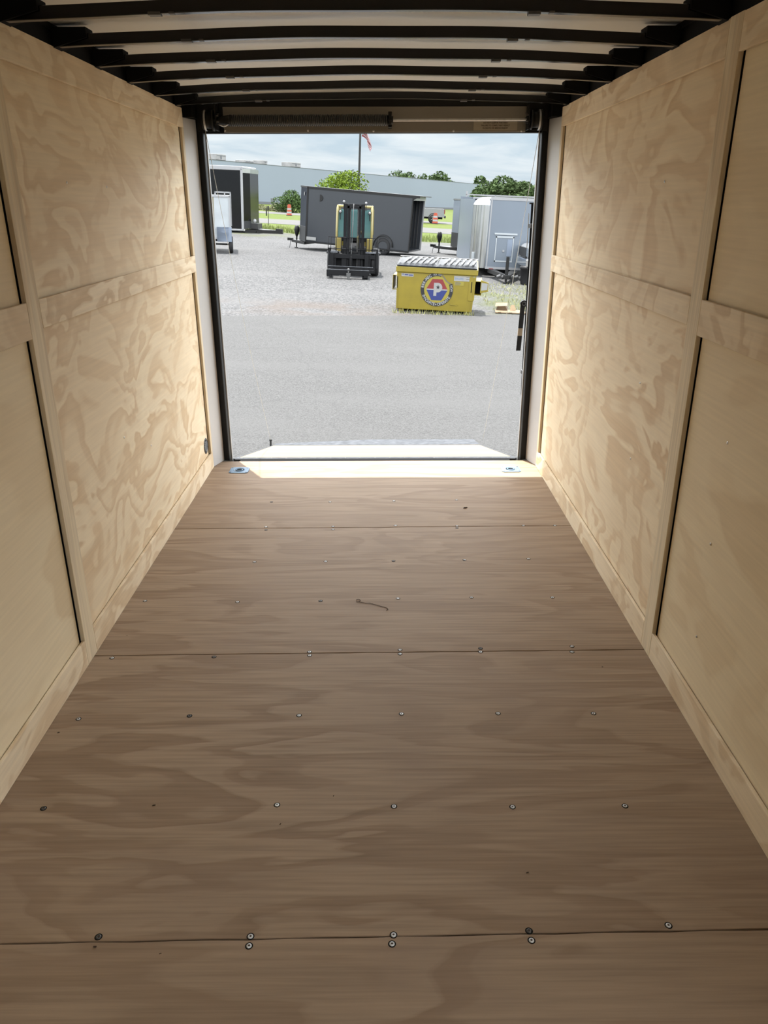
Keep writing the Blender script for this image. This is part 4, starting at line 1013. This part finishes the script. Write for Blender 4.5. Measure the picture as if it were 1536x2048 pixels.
b.build('load_backrest', M['lift_dark'], t)
for x in (-.70, .70): MB().box((x - .03, -.32, .25), (x + .03, -.24, .78)).build('backrest_post', M['lift_dark'], t)
for x in (-.63, .40):
    MB().box((x - .06, -1.22, .05), (x + .06, -.30, .10)).box((x - .06, -.34, .05), (x + .06, -.29, .62)).build('fork', M['lift_dark'], t, bevel=.005)
b = MB().box((-.72, -1.18, .10), (.50, -1.08, .24)).box((-.72, -.95, .16), (.62, -.88, .24)).box((-.72, -1.12, .04), (-.56, -.9, .14)).box((.30, -1.12, .0), (.46, -.9, .12)).box((-.70, -1.1, .1), (-.64, -.5, .22)).box((.42, -1.1, .1), (.48, -.5, .22))
b.build('towing_attachment', M['lift_dark'], t, bevel=.005)
MB().box((-.15, -1.32, .10), (-.03, -1.10, .17)).cyl((-.09, -1.30, .16), (-.09, -1.30, .24), .02).lathe([(.0001, .31), (.025, .30), (.035, .27), (.025, .24), (.0001, .23)], (-.09, -1.30, 0), n=12).box((-.13, -1.34, .01), (-.05, -1.28, .10)).build('hitch_ball', M['dark_steel'], t)
b = MB()
for z_, y_ in ((.245, -1.19), (.32, -.96)): b.box((-.70, y_, z_), (.60 if z_ > .3 else .49, y_ + .04, z_ + .012))
b.build('attachment_edge', M['worn_alu'], t)
MB().box((-.74, -.30, .645), (-.46, -.1, .70)).box((.36, -.30, .66), (.76, -.1, .70)).build('step_plate', M['worn_alu'], t)


# ================================================================== cargo trailers
def jack(parent, x, y, z0, ztop, head=True, r=.035):
    MB().cyl((x, y, z0), (x, y, ztop), r * .75, n=12).cyl((x, y, z0 + (ztop - z0) * .35), (x, y, ztop), r, n=12).cyl((x, y, z0), (x, y, z0 + .03), r * 2.4, n=14).build('jack', M['black'], parent)
    if head: MB().lathe([(.0001, .42), (.07, .41), (.11, .34), (.12, .22), (.09, .08), (.05, -.02), (.03, -.06)], (x, y, ztop), n=14).build('jack_head', M['black'], parent)


def cargo_trailer(label, wheelpx, theta, tilt, Lf, Lr, zb, zt, wd, skin, nose, trimm, nose_len=.6, vent=None, open_rear=False, roll_=0, tread=True, wheels=1, roof_w=.06, tongue=1.25, jackh=True, base=None, gr=None, nose_yaw=None):
    """long axis = local x, nose at -Lf, near side at y=0, wheels at x=0"""
    p = base if base else G(*wheelpx)
    t = thing('cargo_trailer', label, 'trailer', mtx=Matrix.Translation((p.x, p.y, 0)) @ Matrix.Rotation(theta, 4, 'Z') @ Matrix.Rotation(tilt, 4, 'Y'), group=gr)
    # body shell as outline in plan: nose wedge + box
    if open_rear:
        th = .05
        b = MB().box((-Lf, .02, zb), (Lr, .02 + th, zt)).box((-Lf, wd - th, zb), (Lr, wd, zt)).box((-Lf, .02, zb), (Lr, wd, zb + .06)).box((-Lf, .02, zt - .05), (Lr, wd, zt)).box((-Lf, .02, zb), (-Lf + .05, wd, zt))
        b.build('side_walls', skin, t)
        MB().box((-Lf + .06, .08, zb + .07), (Lr - .9, wd - .06, zt - .06)).build('interior_shade', M['matt_black'], t)  # solid black block stands in for the shade inside the open trailer
        b = MB()
        for k in range(6): b.box((Lr - .85 + .13 * k, wd - .08, zb + .1), (Lr - .82 + .13 * k, wd - .05, zt - .1))
        b.build('inner_ribs', M['dark_steel'], t)
    else:
        MB().box((-Lf, .02, zb), (Lr, wd, zt)).build('side_walls', skin, t)
    if nose_len > 0:
        MB().prism([(-Lf, .02), (-Lf - nose_len, wd * .42), (-Lf - nose_len, wd * .58), (-Lf, wd)], 'z', zb, zt).build('nose', nose, t)
        if tread: MB().prism([(-Lf - .004, .012), (-Lf - nose_len - .006, wd * .42 - .01), (-Lf - nose_len - .006, wd * .58), (-Lf, wd)], 'z', zb - .002, zb + .60).build('tread_plate', M['tread_plate'], t)
    b = MB().box((-Lf - .02, -.005, zb), (-Lf + .05, .03, zt)).box((-Lf, -.005, zt - roof_w), (Lr + (.28 if open_rear else 0), .04, zt + .03)).box((-Lf, .02, zt), (Lr + (.28 if open_rear else 0), wd, zt + .03)).box((-Lf, 0, zb - .02), (Lr, .03, zb + .03)).box((Lr - .03, -.004, zb), (Lr + .01, .03, zt))
    b.prism([(-Lf, .0), (-Lf - nose_len - .02, wd * .42 - .02), (-Lf - nose_len - .02, wd * .58), (-Lf, wd)], 'z', zt - .03, zt + .03)
    b.build('trim', trimm, t)
    if open_rear:
        MB().box((Lr - .03, wd - .06, zb), (Lr + .03, wd + .01, zt)).box((Lr, .02, zt - .16), (Lr + .05, wd, zt - .02)).build('rear_frame', M['white_paint'], t)
        MB().add([(Lr + .28, 0, zt + .02), (Lr, 0, zt - .16), (Lr, .03, zt - .16), (Lr + .28, .03, zt + .02), (Lr, 0, zt + .02), (Lr, .03, zt + .02)], [(0, 4, 1), (3, 2, 5), (0, 1, 2, 3)]).build('spoiler', M['black'], t)
    for k in range(wheels):
        wheel(t, (k * .85 - .42 * (wheels - 1), .10, .34), .34, .20)
    n = 18; fv = []; ff = []
    sp = .40 + .42 * (wheels - 1)
    for i in range(n + 1):
        a = math.pi * i / n; x = -math.cos(a) * sp; z = .34 + math.sin(a) * .42
        for (y, rr) in ((-.09, 1.0), (.03, 1.0), (.03, 1.12), (-.06, 1.10)): fv.append((x * rr, y, .34 + (z - .34) * rr))
    for i in range(n):
        for k in range(4): ff.append((i * 4 + k, (i + 1) * 4 + k, (i + 1) * 4 + (k + 1) % 4, i * 4 + (k + 1) % 4))
    MB().add(fv, ff, False).build('fender', trimm if trimm is not M['silver'] else M['silver'], t)
    MB().box((-.45, .022, .0 + zb - .03), (.45, .05, zb + .02)).box((-.05, .1, .30), (.05, wd - .1, .38)).build('axle', M['black'], t)
    if vent:
        vx, vz, vr = vent; b = MB(); vs = [(vx, .0, vz)] + [(vx + vr * math.sin(a * math.pi / 12), .0, vz + vr * math.cos(a * math.pi / 12)) for a in range(13)]
        b.add([(x, -.012, z) for x, _, z in vs] + [(x, .02, z) for x, _, z in vs], [tuple(range(14))[::-1], tuple(range(14, 28))] + [(i, (i + 1) % 14, 14 + (i + 1) % 14, 14 + i) for i in range(14)])
        b.build('roof_vent', M['black'], t)
    if tongue:
        xn = -Lf - nose_len; zz = zb - .02
        MB().add([(xn + .5, .2, zz), (xn - tongue, wd / 2 - .04, zz), (xn - tongue, wd / 2 + .04, zz), (xn + .5, wd - .2, zz), (xn + .5, .3, zz), (xn + .5, wd - .3, zz)] + [(xn + .5, .2, zz - .11), (xn - tongue, wd / 2 - .04, zz - .11), (xn - tongue, wd / 2 + .04, zz - .11), (xn + .5, wd - .2, zz - .11), (xn + .5, .3, zz - .11), (xn + .5, wd - .3, zz - .11)],
                 [(0, 1, 4), (1, 2, 5, 4), (2, 3, 5), (6, 10, 7), (7, 10, 11, 8), (8, 11, 9), (0, 6, 7, 1), (1, 7, 8, 2), (2, 8, 9, 3), (4, 5, 11, 10)]).box((xn - tongue - .2, wd / 2 - .04, zz - .06), (xn - tongue + .05, wd / 2 + .04, zz + .05)).build('tongue', M['black'], t)
        zg = -(abs(xn - tongue) - .1) * math.sin(tilt) if tilt else 0
        jack(t, xn - tongue + .22, wd / 2, zg + .02 if tilt else 0.02, zz + .18, jackh)
        MB().tube([(xn - tongue - .05, wd / 2, zz - .02), (xn - tongue - .08, wd / 2 - .05, zz - .35), (xn - tongue - .3, wd / 2 - .1, zz - .52 + zg * 0), (xn - tongue - .5, wd / 2 - .1, zz - .50)], .014, n=5).build('safety_chain', M['dark_steel'], t)
    return t


# charcoal trailer behind the forklift, nose jacked up
ct = cargo_trailer('charcoal enclosed trailer with an open rear behind the forklift', (764, 510), math.radians(-16), math.radians(2.3), 3.42, 1.12, .20, 2.36, 2.1, M['char_metal'], M['char_nose'], M['black'], nose_len=.62, vent=(-2.85, 1.98, .13), open_rear=True, tongue=.42)
b = MB(); b.add([(-3.42 - .22, .40, 2.14), (-3.42 - .14, .20, 2.20), (-3.42 - .30, .55, 2.20), (-3.42 - .20, .36, 2.02), (-3.42 - .26, .46, 2.02)], [(0, 1, 3), (0, 3, 4), (0, 4, 2)])
o = b.build('nose_badge', M['white_vinyl'], ct); o.location = (-.03, -.05, 0)
MB().box((-3.38, -.01, .29), (-2.95, .0, .42)).build('skirt_sticker', M['white_vinyl'], ct)

# smaller grey trailer behind the dumpster, nose towards the left
b2 = cargo_trailer('pale grey enclosed trailer behind the silver-cornered one, above the dumpster', None, math.radians(-28), 0.0, 2.3, 3.2, .34, 2.28, 1.8, M['pale_skin'], M['gray_skin'], M['silver'], nose_len=.70, vent=(-1.78, 2.0, .14), tongue=.85, base=Vector((5.45, 33.8, 0)))
b = MB().box((-2.2, .1, 2.32), (1.0, .14, 2.37)).box((-2.2, .1, 2.46), (1.0, .14, 2.51)).box((-2.2, .1, 2.3), (-2.14, .14, 2.62)).box((-.9, .1, 2.3), (-.84, .14, 2.5)); b.build('roof_rack', M['white_paint'], b2)

# tall black trailer at the left
P_ = G(508, 467)
bt = thing('cargo_trailer', 'tall black enclosed trailer with white trim, farthest left', 'trailer', (P_.x, P_.y, 0), math.radians(-9.7))
zt = YP(500, 333, P_.y).z; zb2 = YP(500, 459, P_.y).z
xf = -.62
MB().box((-6.2, .02, zb2), (xf, 2.5, zt - .1)).build('side_walls', M['black_gloss'], bt)
MB().prism([(xf, .02), (xf + .28, .5), (xf + .28, 2.0), (xf, 2.5)], 'z', zb2 + .12, zt - .34).build('nose', M['black_gloss'], bt)
MB().prism([(xf, .0), (xf + .30, .5), (xf + .30, 2.0), (xf, 2.5)], 'z', zt - .34, zt - .12).build('nose_cap', M['silver'], bt)
b = MB().box((-6.2, -.02, zt - .22), (xf, .05, zt)).box((-6.2, .0, zt - .1), (xf, 2.5, zt)).box((xf - .12, -.02, zb2 - .05), (xf + .02, .05, zt - .1))
b.box((-6.2, -.01, zb2 - .10), (xf, .04, zb2 - .02)); b.build('trim', M['white_paint'], bt, bevel=.03)
MB().prism([(xf + .001, .01), (xf + .29, .49), (xf + .29, 2.01), (xf, 2.5)], 'z', zb2 + .02, zb2 + .45).build('stone_guard', M['tread_plate'], bt)
MB().add([(xf, .25, zb2 - .02), (1.15, 1.2, zb2 - .02), (1.15, 1.3, zb2 - .02), (xf, 2.25, zb2 - .02), (xf, .25, zb2 - .22), (1.15, 1.2, zb2 - .22), (1.15, 1.3, zb2 - .22), (xf, 2.25, zb2 - .22)], [(0, 1, 2, 3), (7, 6, 5, 4), (0, 4, 5, 1), (1, 5, 6, 2), (2, 6, 7, 3)]).box((.95, 1.15, zb2 - .3), (1.35, 1.35, zb2 + .06)).build('tongue', M['black'], bt)
MB().cyl((.02, .6, 0), (.02, .6, zb2 - .1), .085, n=12).cyl((.02, .6, 0), (.02, .6, .03), .16).build('jack', M['black'], bt)
MB().box((xf + .26, .5, zb2 + .02), (xf + .7, 1.3, zb2 + .32)).build('battery_box', M['lid_dark'], bt); MB().lathe([(.0001, .16), (.08, .1), (.09, 0), (.0001, -.08)], (-.1, .5, zb2 + .42), n=14).build('jack_cap', M['white_paint'], bt)
for k in (-3.6, -4.4): wheel(bt, (k, .14, .36), .36, .22)

# small white trailer in front of it
P_ = G(463.5, 507); s_ = (P_.y * .93 + .8) / FOC
wt = thing('utility_trailer', 'small white box trailer with one wheel showing beside the left jamb', 'trailer', (P_.x, P_.y, 0), math.radians(10))
zt = YP(455, 391, P_.y).z; zb3 = .50
MB().box((-1.65, .05, zb3), (-.01, 2.6, zt)).build('body', M['white_panel'], wt, bevel=.02)
MB().box((-.78, .03, zb3), (-.70, .06, zt - .03)).box((-1.65, .03, zt - .07), (0, .06, zt)).box((-.06, .03, zb3), (0.0, .06, zt)).box((-1.65, .03, zb3), (0, .06, zb3 + .06)).build('trim', M['white_paint'], wt)
MB().box((-.70, .045, zb3 + .05), (-.60, .052, zt - .08)).build('front_strip', M['tan_panel'], wt)
MB().box((-.70, .02, zb3 + .30), (-.62, .04, zb3 + .44)).build('tag', M['green_tag'], wt)
MB().prism([(-.10, .42), (-.10, .88), (.02, .93), (.60, .93), (.85, .80), (.85, .45), (.80, .45), (.78, .78), (.55, .88), (.02, .88), (-.05, .84), (-.05, .42)], 'x', -.52, .02).prism([(-.10, .42), (-.10, .88), (.02, .93), (.02, .42)], 'x', -.52, -.08).build('fender', M['fender'], wt)
wheel(wt, (-.02, .28, .31), .31, .16, axis='x', rimmat='white_paint')
MB().box((-1.5, .28, .28), (-.1, .34, .34)).box((-.6, .1, .42), (-.2, 2.4, .5)).build('axle', M['black'], wt)
f0 = YP(429, 384, P_.y).x - P_.x; zf = YP(455, 383.5, P_.y).z
MB().box((f0, .10, zf - .05), (.04, .15, zf)).box((f0, .10, zt), (f0 + .05, .15, zf)).box((f0 + .35, .10, zt), (f0 + .39, .15, zf)).box((-.01, .10, .98), (.04, .15, zf)).build('gate_frame', M['white_paint'], wt)

# grey trailer with the silver corner, facing the lot on the right
P_ = G(1011, 567.5); YF = 25.3
x0, x1 = YP(973, 500, YF).x, YP(1079, 500, YF).x
st = thing('cargo_trailer', 'large grey enclosed trailer with ribbed silver corner at the right', 'trailer', (x0, YF, 0))
zt = YP(980, 393, YF).z; zb4 = YP(985, 537, YF).z; ww = x1 - x0
MB().box((0, 0, zb4), (ww, .05, zt - .06)).box((ww - .05, 0, zb4), (ww, 5, zt - .05)).box((-.45, .7, zb4), (-.40, 5, zt - .08)).box((-.45, 4.95, zb4), (ww, 5, zt)).box((-.4, .7, zb4), (ww, 5, zb4 + .06)).build('walls', M['gray_skin'], st)
b = MB(); nn = 14
for k in range(nn):              # ribbed corner, quarter round
    a0, a1 = math.pi / 2 * k / nn, math.pi / 2 * (k + 1) / nn; r0, r1 = (.45, .435) if k % 2 else (.435, .45)
    q0 = (-r0 * math.sin(a0), .7 - .7 * math.cos(a0) + (.45 - r0)); q1 = (-r1 * math.sin(a1), .7 - .7 * math.cos(a1) + (.45 - r1))
    b.add([(q0[0], q0[1], zb4), (q1[0], q1[1], zb4), (q1[0], q1[1], zt - .25), (q0[0], q0[1], zt - .25)], [(0, 3, 2, 1)], False)
for k in range(nn):              # domed cap
    for j in range(4):
        def P(kk, jj):
            a = math.pi / 2 * kk / nn; e = math.pi / 2 * jj / 4; rr = .45 * math.cos(e); yy = .7 * math.cos(a) * math.cos(e)
            return (-rr * math.sin(a), .7 - yy, zt - .25 + .24 * math.sin(e))
        b.add([P(k, j), P(k + 1, j), P(k + 1, j + 1), P(k, j + 1)], [(0, 3, 2, 1)], True)
o = b.build('ribbed_corner', M['silver'], st); o['label'] = 'polished silver corner'
b = MB().box((0, -.012, zt - .09), (ww, .0, zt - .0)).box((0, 0, zt - .06), (ww, 5, zt)).box((-.0, -.01, zb4 - .02), (ww, .0, zb4 + .05)).box((.02, -.008, zb4), (.06, .0, zt - .05)); b.build('roof_trim', M['white_paint'], st)
dx0, dx1 = YP(990, 500, YF).x - x0, YP(1024, 500, YF).x - x0; dz0, dz1 = YP(1005, 524, YF).z, YP(1005, 473, YF).z
b = MB().box((dx0 - .06, -.03, dz1 + .05), (dx1 + .12, -.0, dz1 + .10)).box((dx0, -.015, dz1 - .04), (dx1 + .03, 0, dz1 + .01)).box((dx0, -.015, dz0), (dx1, 0, dz0 + .04)).box((dx0, -.015, dz0), (dx0 + .03, 0, dz1)).box((dx1, -.015, dz0), (dx1 + .03, 0, dz1)); b.build('hatch_frame', M['white_panel'], st)
MB().box((dx1 - .17, -.012, dz0 + .18), (dx1 - .01, -.001, dz1 - .08)).build('hatch_reflection', M['fender'], st); MB().box((dx1 - .30, -.02, dz0 + .30), (dx1 - .24, 0, dz0 + .36)).build('latch', M['white_paint'], st)  # bluish strip is a reflection painted onto the hatch
MB().box((.12, -.02, zb4 - .06), (.26, .02, zb4 - .0)).build('marker_light', M['red_mark'], st)
MB().box((-.42, -.02 + .3, zb4 + .0), (-.10, .34, zb4 + .45)).build('corner_guard', M['white_panel'], st)
jx = P_.x - x0; jy = P_.y - YF
MB().add([(.1, .1, zb4 - .02), (jx - .06, jy - .2, zb4 - .02), (jx + .06, jy - .2, zb4 - .02), (ww - .5, .1, zb4 - .02), (.1, .1, zb4 - .13), (jx - .06, jy - .2, zb4 - .13), (jx + .06, jy - .2, zb4 - .13), (ww - .5, .1, zb4 - .13), (.3, .1, zb4 - .02), (jx, jy + .3, zb4 - .02), (ww - .8, .1, zb4 - .02)],
         [(0, 1, 9, 8), (1, 2, 9), (2, 3, 10, 9), (0, 4, 5, 1), (1, 5, 6, 2), (2, 6, 7, 3)]).build('tongue', M['black'], st)
MB().cyl((jx, jy, 0.01), (jx, jy, YP(1012, 514, P_.y).z), .035, n=10).cyl((jx, jy, zb4 - .1), (jx, jy, YP(1012, 514, P_.y).z), .05, n=10).cyl((jx, jy, .005), (jx, jy, .03), .09).build('jack', M['black'], st)
b = MB()
for k in range(7): b.cyl((jx - .25 + .13 * k, jy + .1, zb4 - .10 - .02 * (k % 2)), (jx - .15 + .13 * k, jy + .05, zb4 - .05), .05, n=8)
b.build('coupler_hardware', M['dark_steel'], st)
for yy in (2.6, 3.4): wheel(st, (.15, yy, .36), .36, .22, axis='x')
MB().box((-.2, .6, zb4 - .13), (ww - .1, 4.9, zb4 - .01)).build('chassis', M['black'], st)


# pickups
def pickup(label, loc, rot, sc=1.0):
    t = thing('pickup_truck', label, 'pickup truck', loc, rot)      # nose at -x
    t.scale = (sc, sc, sc)
    W2 = .95
    MB().prism([(-2.75, .55), (-2.8, .95), (-2.65, 1.08), (-1.5, 1.18), (-.95, 1.22), (-.95, 1.28), (.95, 1.28), (.95, 1.26), (2.7, 1.26), (2.78, .55)], 'y', -W2, W2).build('body', M['car_white'], t, bevel=.05)
    MB().prism([(-1.35, 1.16), (-.70, 1.82), (.70, 1.86), (.93, 1.24)], 'y', -W2 + .10, W2 - .10).build('cab', M['car_white'], t, bevel=.05)
    MB().prism([(-1.18, 1.26), (-.66, 1.76), (-.05, 1.78), (-.05, 1.26)], 'y', -W2 + .085, W2 - .085).prism([(.02, 1.26), (.02, 1.78), (.62, 1.80), (.80, 1.26)], 'y', -W2 + .085, W2 - .085).build('side_window', M['car_glass'], t)
    MB().add([(-1.36, -.75, 1.22), (-.76, -.7, 1.79), (-.76, .7, 1.79), (-1.36, .75, 1.22)], [(0, 1, 2, 3)]).build('windscreen', M['car_glass'], t)
    MB().box((1.0, -W2 + .08, 1.262), (2.7, W2 - .08, 1.268)).build('bed_cover', M['black'], t)
    MB().box((-2.86, -W2, .48), (-2.70, W2, .72)).build('front_bumper', M['chrome'], t, bevel=.03)
    MB().box((2.72, -W2, .48), (2.90, W2, .68)).build('rear_bumper', M['black'], t, bevel=.03)
    MB().box((-2.83, -.55, .74), (-2.76, .55, 1.0)).build('grille', M['black'], t)
    for s in (-1, 1):
        MB().box((-2.83, s * .62, .78), (-2.60, s * .93, 1.0)).build('headlight', M['chrome'], t)
        MB().box((2.72, s * .80, .85), (2.80, s * .96, 1.2)).build('tail_light', M['red_mark'], t)
        MB().box((-.95, s * 1.12, 1.25), (-.82, s * .90, 1.42)).build('mirror', M['black'], t)
        for x in (-1.85, 1.75):
            wheel(t, (x, s * .84, .40), .40, .26, rimmat='silver')
            MB().lathe([(.40, 0), (.47, 0), (.47, .015), (.40, .015)], (x, s * .955 - .0075, .42), axis='y', n=24).build('wheel_arch', M['black'], t)
    MB().box((-2.6, -.7, .38), (2.6, .7, .56)).build('chassis', M['matt_black'], t)
    return t


p = G(867, 446.5)
pickup('white pickup truck parked on the far road behind the charcoal trailer', (p.x - 1.75 * 1.15, p.y + 1.0, -.01), math.radians(-4), 1.15)
p = YP(1040, 540, 24.2)
pickup('white pickup truck nose beside the right door jamb', (p.x + 2.85, 24.2, 0.0), 0.0, 1.0)
p = G(1051, 569)
t = thing('waste_bin', 'black round waste bin half hidden by the right door jamb', 'bin', (p.x, p.y, 0))
zt = YP(1052, 536, p.y).z
MB().lathe([(.0001, .01), (.15, .01), (.16, .03), (.20, zt - .03), (.215, zt - .03), (.22, zt)], (0, 0, 0), n=22).build('body', M['rubber'], t)
MB().lathe([(.22, zt), (.23, zt + .01), (.19, zt + .05), (.0001, zt + .07)], (0, 0, 0), n=22).build('lid', M['black'], t); MB().box((-.05, -.03, zt + .06), (.05, .03, zt + .10)).build('knob', M['black'], t)
